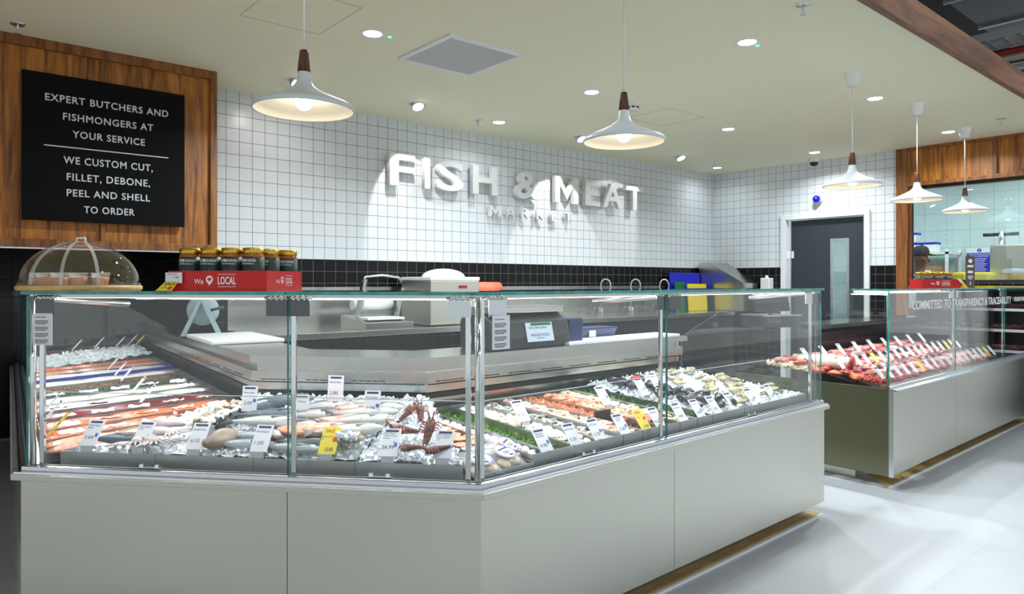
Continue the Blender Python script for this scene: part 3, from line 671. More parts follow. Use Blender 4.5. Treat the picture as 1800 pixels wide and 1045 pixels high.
# ------------------------------------------------------------------ food in the counters
M.update(
 ice=mat('crushed_ice', srgb(238, 244, 248), .22, spec=.6, noise=.05, scale=30, sub=0),
 tray=steel_mat('tray_steel', (.50, .52, .52), .35, (40, 3, 3)),
 tray_dk=mat('dark_divider', srgb(60, 58, 50), .4, .3),
 salmon=mat('salmon_flesh', srgb(238, 112, 66), .3, spec=.6, stretch=(60, 6, 6), scale=3, var=(srgb(226, 92, 48), srgb(248, 150, 108))),
 salmon_pale=mat('pale_salmon', srgb(246, 160, 124), .3, stretch=(60, 6, 6), scale=3, var=(srgb(240, 138, 100), srgb(252, 190, 164))),
 tuna=mat('tuna_flesh', srgb(120, 34, 40), .3, noise=.25, scale=20),
 whitefish=mat('white_fish_flesh', srgb(238, 228, 214), .35, noise=.06, scale=20),
 scallop=mat('scallop_flesh', srgb(240, 234, 222), .3, noise=.04, scale=60),
 prawn_g=mat('raw_prawn', srgb(196, 192, 182), .25, noise=.15, scale=80),
 prawn_p=mat('pink_prawn', srgb(246, 206, 184), .3, noise=.08, scale=80),
 shrimp=mat('orange_shrimp', srgb(226, 142, 100), .35, noise=.2, scale=90),
 claw=mat('crab_claw', srgb(232, 98, 40), .3, scale=25, var=(srgb(222, 78, 26), srgb(246, 190, 160))),
 crabmeat=mat('crab_meat', srgb(238, 222, 186), .6, noise=.15, scale=70),
 parsley=mat('parsley', srgb(78, 128, 38), .5, scale=60, var=(srgb(44, 92, 22), srgb(134, 176, 62))),
 seaweed=mat('seaweed', srgb(52, 96, 40), .4, scale=60, var=(srgb(24, 58, 24), srgb(84, 136, 56))),
 mussel=mat('mussel_shell', srgb(24, 26, 34), .2, noise=.5, scale=20, spec=.7),
 oyster=mat('oyster_shell', srgb(186, 170, 132), .6, scale=50, var=(srgb(84, 74, 58), srgb(206, 190, 150)), bump=.6, bscale=60),
 lobster=mat('rock_lobster_shell', srgb(108, 48, 36), .3, scale=50, var=(srgb(54, 30, 26), srgb(128, 72, 52))),
 lob_leg=mat('lobster_leg', srgb(150, 76, 56), .4),
 paper_w=mat('greaseproof_sheet', srgb(240, 242, 244), .45),
 f_dark=None, f_mack=None, f_red=None, f_bass=None,
 eye=mat('fish_eye', (.01, .01, .012), .1), fin=mat('dark_fin', srgb(70, 76, 80), .4),
 squid=mat('squid_skin', srgb(206, 190, 190), .25, scale=14, var=(srgb(168, 140, 144), srgb(236, 228, 226))),
 monk=mat('brown_fish_skin', srgb(150, 132, 112), .4, noise=.25, scale=24),
 clear=film_mat('clear_plastic', (.94, .95, .97), .22, .12),
 herb_tray=mat('green_divider', srgb(30, 84, 46), .35),
 leafblk=mat('black_leaf_divider', srgb(18, 26, 30), .35),
 blue_band=mat('blue_divider', srgb(64, 84, 200), .4),
)
def fish_mat(name, back, belly, stripe=None):
    m, t, b = nt(name); L = t.links.new; N = t.nodes.new
    tc = N('ShaderNodeTexCoord'); sp = N('ShaderNodeSeparateXYZ'); L(tc.outputs['Object'], sp.inputs[0])
    mr = N('ShaderNodeMapRange'); L(sp.outputs['Y'], mr.inputs[0]); mr.inputs[1].default_value = -.02; mr.inputs[2].default_value = .022
    r = N('ShaderNodeValToRGB'); e = r.color_ramp.elements; e[0].color = belly; e[0].position = .25; e[1].color = back; e[1].position = .85; L(mr.outputs[0], r.inputs[0])
    out = r.outputs[0]
    if stripe:
        w = N('ShaderNodeTexWave'); w.inputs['Scale'].default_value = 26; w.inputs['Distortion'].default_value = 6; w.inputs['Detail Scale'].default_value = 3; L(tc.outputs['Object'], w.inputs[0])
        th = N('ShaderNodeMath'); th.operation = 'GREATER_THAN'; L(w.outputs['Fac'], th.inputs[0]); th.inputs[1].default_value = .55
        am = N('ShaderNodeMath'); am.operation = 'MULTIPLY'; L(th.outputs[0], am.inputs[0]); L(mr.outputs[0], am.inputs[1])
        mx = N('ShaderNodeMix'); mx.data_type = 'RGBA'; L(am.outputs[0], mx.inputs[0]); L(out, mx.inputs[6]); mx.inputs[7].default_value = stripe; out = mx.outputs[2]
    v = N('ShaderNodeTexVoronoi'); v.inputs['Scale'].default_value = 160; L(tc.outputs['Object'], v.inputs[0])
    bp = N('ShaderNodeBump'); bp.inputs['Strength'].default_value = .25; bp.inputs['Distance'].default_value = .002; L(v.outputs['Distance'], bp.inputs['Height']); L(bp.outputs[0], b.inputs['Normal'])
    L(out, b.inputs['Base Color']); b.inputs['Roughness'].default_value = .25; b.inputs['Metallic'].default_value = .15; return m
M['f_dark'] = fish_mat('bream_skin', srgb(50, 56, 60), srgb(170, 168, 166))
M['f_bass'] = fish_mat('bass_skin', srgb(74, 88, 88), srgb(196, 200, 192))
M['f_red'] = fish_mat('mullet_skin', srgb(232, 104, 84), srgb(250, 214, 200))
M['f_mack'] = fish_mat('mackerel_skin', srgb(60, 110, 126), srgb(196, 204, 208), srgb(18, 30, 44))
M['f_tail'] = fish_mat('dark_tail_skin', srgb(34, 44, 52), srgb(96, 108, 116))

def at(i, s, t, z): return tuple(FP.at(i, s, t, z))
def fpoly(i, pts): return [tuple(FP.at(i, s, t))[:2] for s, t in pts]
def hull_tray(name, label, poly, z0, h_front, h_rear, t_dir, m='tray', group=None, wall=.003):
    """open tray on a polygon: base sheet plus walls, wall height runs from front to rear"""
    c = Vector((sum(p[0] for p in poly)/len(poly), sum(p[1] for p in poly)/len(poly)))
    mb = MB(); n = len(poly); pr = [Vector(p) for p in poly]; ds = [p.dot(t_dir) for p in pr]; lo, hi = min(ds), max(ds)
    hh = [h_front+(h_rear-h_front)*(d-lo)/(hi-lo) for d in ds]
    zb = [z0+.05*(d-lo) for d in ds]
    ip = []
    for k in range(n):
        a, b_, c_ = pr[k-1], pr[k], pr[(k+1) % n]; e1 = (b_-a).normalized(); e2 = (c_-b_).normalized()
        n1 = Vector((-e1.y, e1.x)); n2 = Vector((-e2.y, e2.x)); mm = (n1+n2).normalized(); ip.append(b_+mm*(wall/max(.3, mm.dot(n1))))
    O = [(p.x-c.x, p.y-c.y) for p in pr]; I = [(p.x-c.x, p.y-c.y) for p in ip]
    vs = [(*O[k], zb[k]) for k in range(n)]+[(*O[k], hh[k]) for k in range(n)]+[(*I[k], hh[k]) for k in range(n)]+[(*I[k], zb[k]+.004) for k in range(n)]
    fs = [tuple(range(n))[::-1], tuple(3*n+k for k in range(n))]
    for k in range(n):
        j = (k+1) % n
        for q in range(3): fs.append((q*n+k, q*n+j, (q+1)*n+j, (q+1)*n+k))
    mb.add(vs, fs)
    return tag(mb.build(name, M[m], None, (c.x, c.y, 0), fix=True), label, 'tray', group)

def inpoly(p, poly):
    c = False; n = len(poly)
    for i in range(n):
        (x1, y1), (x2, y2) = poly[i], poly[(i+1) % n]
        if (y1 > p[1]) != (y2 > p[1]) and p[0] < (x2-x1)*(p[1]-y1)/(y2-y1)+x1: c = not c
    return c
def noise2(x, y): return (math.sin(x*37+y*21)+math.sin(x*61-y*45+1.3)+math.sin(y*83+x*17+.7))/3
def heap(name, label, cat, i, poly, hf, m, n=500, chip=(.007, .016), amp=.012, res=.03, rise=None, leaf=False):
    """heaped stuff on a (s,t) polygon of a segment: rough mound plus loose chips, one object"""
    mb = MB(); ss = [p[0] for p in poly]; ts = [p[1] for p in poly]
    s0, s1, t0, t1 = min(ss), max(ss), min(ts), max(ts)
    ns, ntt = max(3, int((s1-s0)/res)), max(3, int((t1-t0)/res))
    idx = {}; vs = []; fs = []
    for a in range(ns+1):
        for b in range(ntt+1):
            s = s0+(s1-s0)*a/ns; t = t0+(t1-t0)*b/ntt
            idx[a, b] = len(vs); vs.append(FP.at(i, s, t, hf(s, t)+noise2(s*3, t*3)*amp-.004) if i is not None else None)
    for a in range(ns):
        for b in range(ntt):
            s = s0+(s1-s0)*(a+.5)/ns; t = t0+(t1-t0)*(b+.5)/ntt
            if inpoly((s, t), poly): fs.append((idx[a, b], idx[a+1, b], idx[a+1, b+1], idx[a, b+1]))
    used = sorted({k for f in fs for k in f}); mp = {k: q for q, k in enumerate(used)}
    o = FP.at(i, (s0+s1)/2, (t0+t1)/2, 0); zl = min(hf(s, t) for s, t in poly)-.03
    top = [vs[k]-o for k in used]; mb.add(top, [[mp[k] for k in f] for f in fs], 0, True)
    k = 0; tries = 0
    while k < n and tries < n*20:
        tries += 1; s = rnd.uniform(s0, s1); t = rnd.uniform(t0, t1)
        if not inpoly((s, t), poly): continue
        k += 1; p = FP.at(i, s, t, hf(s, t)+noise2(s*3, t*3)*amp+rnd.uniform(-.002, .006))-o
        q = rnd.uniform(*chip); E = Euler((rnd.uniform(0, 6), rnd.uniform(0, 6), rnd.uniform(0, 6))).to_matrix()
        if leaf:
            l = [(-1, 0, 0), (0, -.45, .15), (1, 0, 0), (0, .45, .15)]
            mb.add([p+E @ (Vector(v)*q) for v in l], [(0, 1, 2, 3)], 0)
        else:
            l = [(rnd.uniform(.5, 1)*a, rnd.uniform(.4, 1)*b, rnd.uniform(.35, .8)*c) for a in (-1, 1) for b in (-1, 1) for c in (-1, 1)]
            mb.add([p+E @ (Vector(v)*q*.6) for v in l], [(0, 1, 3, 2), (4, 6, 7, 5), (0, 4, 5, 1), (2, 3, 7, 6), (0, 2, 6, 4), (1, 5, 7, 3)], 0)
    ob = mb.build(name, m, None, o); tag(ob, label, cat, None, 'stuff'); return ob

# ---- price tags
CARD_W, CARD_H = .066, .104
def tag_meshes():
    c = MB(); c.box((-CARD_W/2, 0, 0), (CARD_W/2, .0016, CARD_H), 0); card = c.mesh('card', M['paper'])
    c = MB(); c.box((-CARD_W/2, 0, 0), (CARD_W/2, .0016, CARD_H), 0); cardy = c.mesh('card', M['yellow'])
    h = MB(); h.box((-.024, -.0008, CARD_H-.013), (.024, 0, CARD_H-.005)); head = h.mesh('header_strip', M['navy'])
    h = MB(); h.box((-.012, -.0014, CARD_H-.011), (.006, -.0008, CARD_H-.0075)); head_t = h.mesh('header_lettering', M['white_txt'])
    h = MB(); h.box((-.023, -.004, -.020), (.023, .002, .001)); h.box((-.023, -.004, -.022), (.023, .03, -.020)); hold = h.mesh('holder', M['alu'])
    d = MB(); d.lathe([(.0001, 0), (.0075, 0)], 20, M=Matrix.Translation((.022, -.0012, .045)) @ Matrix.Rotation(R(90), 4, 'X')); dot = d.mesh('badge', M['blue_dot'])
    d = MB(); d.box((.016, -.0012, .036), (.026, -.0004, .050)); msc = d.mesh('badge', M['blue_dot'])
    d = MB(); d.lathe([(.0001, 0), (.0085, 0)], 20, M=Matrix.Translation((.020, -.0012, .055)) @ Matrix.Rotation(R(90), 4, 'X')); reddot = d.mesh('badge', M['red_dot'])
    rt = MB(); rt.box((-CARD_W/2, -.0008, CARD_H-.02), (CARD_W/2, 0, CARD_H)); redtop = rt.mesh('red_header', mat('red_header', srgb(214, 46, 56), .5))
    return dict(card=card, cardy=cardy, head=head, head_t=head_t, hold=hold, dot=dot, msc=msc, reddot=reddot, redtop=redtop)
TM = tag_meshes(); PT_ = {}; NT_ = {}
def price_mesh(p):
    if p not in PT_: PT_[p] = fit_text(p, .0105*len(p.replace('.', ''))+.003, .0135, M['ink'])
    return PT_[p]
def name_mesh(nm):
    if nm not in NT_: NT_[nm] = fit_text(nm, min(.050, .0044*max(len(q) for q in nm.split('\n'))), .007*(1+nm.count('\n'))*1.15, M['ink'], align='LEFT')
    return NT_[nm]
STEM = MB().box((-.011, .001, -.115), (.011, .003, 0)).box((-.034, .0018, -.006), (.034, .0035, .104)).box((-.034, -.006, -.006), (.034, .002, -.003)).box((-.018, -.012, -.118), (.018, .016, -.115)).mesh('clear_stand', M['acryl'])
def price_tag(i, s, t, z, label, price=None, name=None, badge=None, tilt=35, style='white', tall=False, path=None, sc=1.0, group='price tags in the fish counter'):
    P_ = path or FP; p = P_.at(i, s, t, z)
    r = thing('price_tag', label, 'price tag', p, P_.ang[i], group); r.scale = (sc,)*3
    c = link('card', TM['cardy' if style[:4] == 'sale' else 'card'], r, (0, 0, 0), (R(-tilt), 0, 0))
    if style == 'sale':
        for s_, w_, z_, m_ in (('SALE', .036, .088, 'red_dot'), ('£2.85' if price is None else '£'+price, .03, .018, 'ink')):
            link('lettering', fit_text(s_, w_, .013, M[m_], off=.01), c, (-.004 if s_ == 'SALE' else .006, -.0006, z_), (R(90), 0, 0))
        link('badge', TM['reddot'], c)
        if name: link('lettering', name_mesh(name), c, (-.012, -.0006, .062), (R(90), 0, 0))
    else:
        h = link('header_strip', TM['head'], c)
        if style == 'red': link('red_header', TM['redtop'], c, (0, 0, .012))
        if price: link('lettering', price_mesh(price), c, (-.006, -.0006, .034), (R(90), 0, 0))
        if name: link('lettering', name_mesh(name), c, (-.004, -.0006, .077), (R(90), 0, 0))
        if badge: link('badge', TM[badge], c)
    if tall: link('clear_stand', STEM, r, (0, 0, 0), (R(-8), 0, 0))
    else: link('holder', TM['hold'], r)
    return r

# ---- display trays of the angled middle section
NB = FP.ny[BS]; NA = FP.ny[AS]; NC = FP.ny[CS]
def mitreL(t): return .428*t+.03
def mitreR(t): return 1.728-.46*t-.03
def htop(s, t): return .690+.095*min(1, max(0, (t-.13)/.55))
T0, T1 = .13, .90
bp = {1: [(.088, T0), (.475, T0), (.475, T1), (mitreL(T1), T1), (mitreL(.16), .16)], 2: [(.477, T0), (.858, T0), (.858, T1), (.477, T1)],
      3: [(.860, T0), (1.242, T0), (1.242, T1), (.860, T1)], 4: [(1.244, T0), (1.632, T0), (mitreR(T1), T1), (1.244, T1)]}
nmB = {1: 'steel tray of squid and octopus at the left of the angled counter', 2: 'steel tray with mackerel and ice behind the tag 6.55', 3: 'steel tray of whole fish behind the yellow sale tag', 4: 'wedge shaped steel tray of lobsters on ice'}
for k, pl in bp.items():
    hull_tray('display_tray', nmB[k], fpoly(BS, pl), .628, .688, .765, NB, group='steel trays in the angled section')
inset = lambda pl, e=.008: [(s+(e if s < sum(q[0] for q in pl)/len(pl) else -e), t+(e if t < .5 else -e)) for s, t in pl]
heap('crushed_ice', 'bed of crushed ice under squid at the far left', 'ice', BS, inset(bp[1]), lambda s, t: htop(s, t)-.02, M['ice'], 260)
heap('crushed_ice', 'crushed ice heaped around mackerel left of the middle post', 'ice', BS, inset(bp[2]), htop, M['ice'], 900)
heap('crushed_ice', 'crushed ice heaped around red mullet and bass', 'ice', BS, inset(bp[3]), htop, M['ice'], 800)
heap('crushed_ice', 'crushed ice heaped around brown lobsters', 'ice', BS, inset(bp[4]), lambda s, t: htop(s, t)+.005, M['ice'], 800)

# ---- fish
def fish_parts(L, H, T, m, tail=True, fin='fin'):
    mb = MB(); rings = []
    prof = [(.0, .05), (.03, .28), (.08, .55), (.16, .80), (.28, .97), (.40, 1.0), (.55, .90), (.70, .66), (.82, .40), (.90, .24), (.95, .22)]
    for u, w in prof:
        x = L*(.5-u); rings.append([(x, H/2*w*math.cos(a), T/2*min(1, w*1.08)*math.sin(a)) for a in [2*math.pi*j/14 for j in range(14)]])
    mb.loft(rings, 0); body = mb.mesh('body', M[m])
    f = MB(); x = -L*.44; f.hexa([(x, .1*H, -.0015), (x-L*.14, .52*H, -.001), (x-L*.09, 0, -.001), (x-L*.14, -.52*H, -.001), (x, -.1*H, -.0015)], [(x, .1*H, .0015), (x-L*.14, .52*H, .001), (x-L*.09, 0, .001), (x-L*.14, -.52*H, .001), (x, -.1*H, .0015)])
    tl = f.mesh('tail_fin', M[fin])
    d = MB(); pts = [(L*.22, H*.42), (L*.16, H*.62), (L*.02, H*.62), (-L*.15, H*.52), (-L*.26, H*.26)]; q = [(px, py-.012) for px, py in pts[::-1]]
    d.hexa([(a, b, -.001) for a, b in pts+q], [(a, b, .001) for a, b in pts+q]); df = d.mesh('dorsal_fin', M[fin])
    e = MB(); e.ball((L*.40, H*.12, T*.30), (.0048, .0048, .003), n=10, k=6); ey = e.mesh('eye', M['eye'])
    pf = MB(); pf.hexa([(L*.25, -H*.05, T*.46), (L*.12, -H*.22, T*.50), (L*.10, -H*.02, T*.50)], [(L*.25, -H*.05, T*.50), (L*.12, -H*.22, T*.53), (L*.10, -H*.02, T*.53)]); pc = pf.mesh('pectoral_fin', M[fin])
    return [('body', body), ('tail_fin', tl), ('dorsal_fin', df), ('eye', ey), ('pectoral_fin', pc)]
FISH = dict(bream=fish_parts(.27, .105, .05, 'f_dark'), bass=fish_parts(.30, .075, .048, 'f_bass'), mullet=fish_parts(.20, .055, .04, 'f_red', fin='salmon'),
            mackerel=fish_parts(.29, .055, .045, 'f_mack'), darktail=fish_parts(.30, .08, .05, 'f_tail'))
def fish(kind, nm, label, s, t, z, deg, roll=0, pitch=0, sc=1, group=None, i=BS):
    r = thing(nm, label, 'fish', at(i, s, t, z), (R(roll), R(pitch), FP.ang[i]+R(deg)), group); r.scale = (sc,)*3
    for n_, me in FISH[kind]: link(n_, me, r)
    return r
for k, (s, t, z, a, sc, n) in enumerate(((.955, .44, .79, 20, .9, 'dark sea bream lying behind the lower whole bream'), (.93, .31, .775, -8, .9, 'dark sea bream just left of red mullet'), (.95, .57, .80, 30, .95, 'rearmost dark sea bream on the ice'))):
    fish('bream', 'sea_bream', n, s, t, z, a, 12, 0, sc, 'whole dark bream')
for s, t, z, a, n in ((1.09, .52, .80, 6, 'topmost red mullet on the ice'), (1.075, .44, .79, 2, 'second red mullet from the rear'), (1.065, .36, .78, -2, 'third red mullet from the rear'), (1.07, .285, .772, 0, 'front red mullet beside the pale skate')):
    fish('mullet', 'red_mullet', n, s, t, z, a, 20, 0, 1.05, 'red mullet on ice')
for s, t, z, a, n in ((1.17, .245, .775, 28, 'front silver bass beside the ray and the lobster tray'), (1.18, .36, .79, 25, 'second silver bass from the front'), (1.16, .46, .80, 20, 'middle silver bass under the tall 2.09 tag'), (1.15, .57, .80, 14, 'silver bass near the rear of its tray'), (1.12, .68, .80, 8, 'rearmost silver bass by the display back wall')):
    fish('bass', 'sea_bass', n, s, t, z, a, 15, 0, .92, 'silver sea bass')
for s, t, z, a, n in ((.80, .185, .725, 4, 'mackerel at tray front left of the middle post'), (.81, .245, .742, 0, 'second mackerel left of the middle post'), (.99, .165, .722, -6, 'front mackerel right of the middle post'), (1.0, .22, .735, 2, 'second mackerel right of the middle post, by the sale tag')):
    fish('mackerel', 'mackerel', n, s, t, z, a, 25, 0, .85, 'striped mackerel')
for s, t, z, a, n in ((.66, .60, .80, 60, 'dark fish tail rising at the rear left of the ice'), (.72, .64, .81, 35, 'dark fish lying at the rear of the ice heap'), (.78, .42, .79, 10, 'grey fish half buried in the ice'), (.80, .33, .78, 5, 'silver fish above the mackerel near the post')):
    fish('darktail' if t > .4 else 'bass', 'whole_fish', n, s, t, z, a, 10, 0, .95)
# pale skate wing, flat ray, monkfish tail
def blob(name, label, cat, i, s, t, z, dims, m, deg=0, seed=1, bumpy=.12, n=18, k=10, group=None, rot=(0, 0)):
    me = blob_mesh(name, dims, m, seed, bumpy, n, k)
    o = link(name, me, None, at(i, s, t, z), (R(rot[0]), R(rot[1]), FP.ang[i]+R(deg))); return tag(o, label, cat, group)
def blob_mesh(name, dims, m, seed=1, bumpy=.12, n=18, k=10):
    r_ = random.Random(seed); ph = [r_.uniform(0, 6) for _ in range(6)]; mb = MB(); mb.ball((0, 0, 0), 1, n=n, k=k)
    v2 = []
    for x, y, z in mb.v:
        q = 1+bumpy*(math.sin(3*x+ph[0])*math.sin(4*y+ph[1])+.6*math.sin(5*z+ph[2]+2*x)); v2.append((x*q*dims[0]/2, y*q*dims[1]/2, z*q*dims[2]/2))
    mb.v = v2; return mb.mesh(name, M[m] if isinstance(m, str) else m)
blob('skate_wing', 'large pale pink skate piece behind the sale tag', 'fish', BS, 1.02, .255, .765, (.24, .11, .05), 'salmon_pale', 8, 3)
blob('flat_fish', 'flat brown ray rim half covered by ice', 'fish', BS, 1.19, .215, .752, (.11, .12, .03), 'monk', 10, 5)
heap('crushed_ice', 'ice on top of the flat brown ray', 'ice', BS, [(1.16, .16), (1.235, .16), (1.225, .22), (1.165, .22)], lambda s, t: .762, M['ice'], 110)
blob('monkfish_tail', 'brown monkfish tail beside the tag 6.55', 'fish', BS, .70, .19, .735, (.17, .055, .07), 'monk', 70, 4, .15)
blob('fish_gills', 'red and grey fish head beside the tag 1.05', 'fish', BS, .885, .225, .75, (.12, .05, .045), mat('fish_head_red', srgb(150, 96, 96), .3, scale=50, var=(srgb(120, 40, 44), srgb(206, 196, 196))), 0, 9, .15)
# squid and cuttlefish
def squid(s, t, z, deg, label, m='squid', sc=1):
    r = thing('squid', label, 'squid', at(BS, s, t, z), FP.ang[BS]+R(deg), 'squid in the left tray'); r.scale = (sc,)*3
    mb = MB(); mb.loft([[(x, w*math.cos(a), .7*w*math.sin(a)) for a in [2*math.pi*j/12 for j in range(12)]] for x, w in ((-.10, .002), (-.08, .012), (-.05, .021), (0, .026), (.05, .023), (.065, .018))]); mb.build('mantle', M[m], r)
    mb = MB(); mb.hexa([(-.095, 0, -.001), (-.06, .035, -.001), (-.03, .022, -.001), (-.03, -.022, -.001), (-.06, -.035, -.001)], [(-.095, 0, .002), (-.06, .035, .002), (-.03, .022, .002), (-.03, -.022, .002), (-.06, -.035, .002)]); mb.build('fin', M[m], r)
    for k in range(8):
        a = (k-3.5)*.16; mb = MB(); mb.tube([(.06, .012*a*4, 0), (.085, .02*a*4, .006), (.11, .034*a*4, .002), (.13, .04*a*4+.006*math.sin(k*2), .005+.004*math.sin(k))], [.005, .0045, .0035, .001], 6); mb.build('tentacle', M[m], r)
squid(.43, .17, .735, -40, 'pink squid at the front edge behind the tag 2.58'); squid(.42, .24, .75, -15, 'pink squid lying behind the front squid'); squid(.40, .32, .765, 10, 'rear squid in the left tray'); squid(.375, .19, .73, -70, 'squid beside the grey fish')
fish('darktail', 'grey_fish', 'dark grey fish between the tags 3.64 and 2.58', .28, .20, .725, 8, 20, 0, .8)
# shells in their own rim
hull_tray('shell_tray', 'narrow steel tray of pale shellfish with black leaf dividers', fpoly(BS, [(.53, .27), (.625, .27), (.625, .60), (.53, .60)]), .70, .768, .80, NB)
SH = [blob_mesh('shell', (.05, .042, .022), 'oyster', q, .2, 14, 8) for q in range(4)]
SW = blob_mesh('cooked_shellfish', (.042, .034, .02), 'scallop', 5, .2, 14, 8)
for k in range(18):
    o = link('shellfish', SW if k % 3 else SH[k % 4], None, at(BS, .545+.03*(k % 3)+rnd.uniform(-.006, .006), .29+.052*(k//3), .785+.004*(k % 2)+.006*(k//6)), (rnd.uniform(-.5, .5), rnd.uniform(-.5, .5), rnd.uniform(0, 6)))
    tag(o, 'pale shellfish in the narrow rimmed tray beside the ice', 'shellfish', 'pale shellfish in the narrow tray')
for k, (t, z) in enumerate(((.31, .77), (.38, .775), (.45, .78), (.52, .785))):
    mb = MB(); out = [(0, -.03, -.02), (0, -.026, .012), (0, -.008, .03), (0, .012, .014), (0, .028, .02), (0, .03, -.02)]
    mb.hexa([(x-.001, y, z_) for x, y, z_ in out], [(x+.001, y, z_) for x, y, z_ in out])
    tag(mb.build('leaf_divider', M['leafblk'], None, at(BS, .632, t, z), (0, 0, FP.ang[BS]), fix=True), 'black plastic leaf divider beside pale shellfish', 'divider', 'black leaf dividers')
# lobsters
def lobster(s, t, z, deg, label, sc=1, pitch=0):
    r = thing('rock_lobster', label, 'lobster', at(BS, s, t, z), (0, R(pitch), FP.ang[BS]+R(deg)), 'brown rock lobsters on ice'); r.scale = (sc,)*3
    ring = lambda x, w, h: [(x, w*math.cos(a), h*math.sin(a)) for a in [2*math.pi*j/12 for j in range(12)]]
    MB().loft([ring(x, w, h) for x, w, h in ((.075, .010, .01), (.065, .022, .02), (.03, .028, .026), (0, .027, .025), (-.012, .023, .02))]).build('carapace', M['lobster'], r)
    mb = MB(); x = -.01
    for k in range(6):
        w = .026-.002*k; mb.loft([ring(x, w*.86, w*.7), ring(x-.006, w, w*.8), ring(x-.013, w*.9, w*.72)]); x -= .0125
    mb.build('tail_segments', M['lobster'], r)
    mb = MB()
    for a in (-40, -20, 0, 20, 40):
        ca, sa = math.cos(R(a)), math.sin(R(a)); mb.hexa([(x, 0, -.001), (x-.03*ca-.008*sa, -.03*sa+.008*ca, -.001), (x-.034*ca, -.034*sa, -.001), (x-.03*ca+.008*sa, -.03*sa-.008*ca, -.001)], [(x, 0, .002), (x-.03*ca-.008*sa, -.03*sa+.008*ca, .002), (x-.034*ca, -.034*sa, .002), (x-.03*ca+.008*sa, -.03*sa-.008*ca, .002)])
    mb.build('tail_fan', M['lobster'], r)
    for k in range(4):
        for sg in (-1, 1):
            xx = .045-.016*k; MB().tube([(xx, sg*.02, -.005), (xx+.006, sg*.045, .014), (xx+.004-.006*k, sg*.066, -.012)], [.0045, .004, .002], 6).build('leg', M['lob_leg'], r)
    for sg in (-1, 1): MB().tube([(.07, sg*.008, .01), (.10, sg*.02, .035), (.09, sg*.045, .055), (.05, sg*.06, .05)], [.004, .0035, .002, .001], 6).build('antenna', M['lob_leg'], r)
    e = MB(); [e.ball((.068, sg*.013, .016), .0045, n=8, k=6) for sg in (-1, 1)]; e.build('eyes', M['eye'], r)
for s, t, z, a, n, sc, p in ((1.33, .50, .80, 50, 'upper left rock lobster at the rear of the ice', .8, -35), (1.375, .51, .80, 110, 'upper right rock lobster at the rear of the ice', .8, -35), (1.375, .275, .775, 200, 'rock lobster with orange legs beside the tag 26.99', .95, -10), (1.475, .265, .775, 80, 'dark rock lobster beside the tag 19.99', .95, -55), (1.435, .155, .738, 160, 'front rock lobster tail curled on the ice', .75, 10), (1.535, .145, .738, 200, 'front right pink lobster tail by the tray edge', .75, 10)):
    lobster(s, t, z, a, n, sc*.72, p)

# price tags of the angled section
for s, p, nm, bd, n in ((.195, '3.64', 'MSC Raw Octopus\nTentacles', 'msc', 'white price tag 3.64 at the far left'), (.405, '2.58', 'MSC Longfin\nSquid', 'msc', 'white price tag 2.58 in front of the squid'), (.627, '6.55', 'Monkfish Tails', None, 'white price tag 6.55 beside the brown monkfish tail'), (.877, '1.05', 'Whole Mackerel', None, 'white price tag 1.05 in front of mackerel'),
        (1.362, '26.99', 'MSC Whole\nWestern Rock\nLobster', 'msc', 'white price tag 26.99 in front of lobsters'), (1.557, '19.99', 'MSC Western\nRock Lobster\nTail', 'msc', 'white price tag 19.99 nearest the corner post')):
    price_tag(BS, s, .132, .711, n, p, nm, bd)
price_tag(BS, 1.135, .132, .711, 'yellow SALE price tag among the whole fish', '2.85', 'Whole Lemon\nSole', style='sale')
for s, t, z, p, nm, bd, n in ((.668, .45, .793, '2.09', 'Whole Seabass', 'dot', 'tall price tag 2.09 on clear stand left of the middle post'), (.90, .43, .765, '2.35', 'Whole Bream', None, 'tall price tag half hidden behind the middle post'), (1.03, .47, .84, '2.80', 'Whole Red Mullet', None, 'tallest price tag 2.80 on clear stand'), (1.192, .45, .785, '2.09', 'Whole Sea Bream', 'dot', 'tall price tag 2.09 on clear stand right of the middle post')):
    price_tag(BS, s, t, z, n, p, nm, bd, tilt=8, tall=True)
# ---- straight section: narrow trays running front to back
def zA(t): return .655+.05*(t-.1)
rows = [(.31, .395, 'tray', 'row of white scallops'), (.40, .535, 'tray', 'row of parsley'), (.54, .69, 'herb_tray', 'row of white squid rings'), (.695, .825, 'tray', 'row of grey raw prawns'), (.83, .955, 'tray', 'row of pink prawns'), (.96, 1.09, 'tray_dk', 'row of small orange shrimps'), (1.095, 1.225, 'tray_dk', 'row of crab claws'), (1.23, 1.36, 'tray', 'row of sliced fish'), (1.365, 1.49, 'herb_tray', 'row of green seaweed'), (1.495, 1.78, 'tray', 'bed of ice with dark mussels'), (1.785, 2.44, 'tray', 'bed of ice with tan oysters')]
for a, b, m_, n in rows:
    m_ = 'tray'
    hull_tray('display_tray', 'long steel tray holding the '+n, fpoly(AS, [(a, .10), (b, .10), (b, .93), (a, .93)]), .640, .692, .735, NA, m_, 'long trays in the straight section')
hull_tray('display_tray', 'wedge shaped steel tray of round pots beside the corner post', fpoly(AS, [(.06, .085), (.305, .085), (.305, .78), (.405, .93), (.46*.93+.03, .93)]), .63, .668, .74, NA)
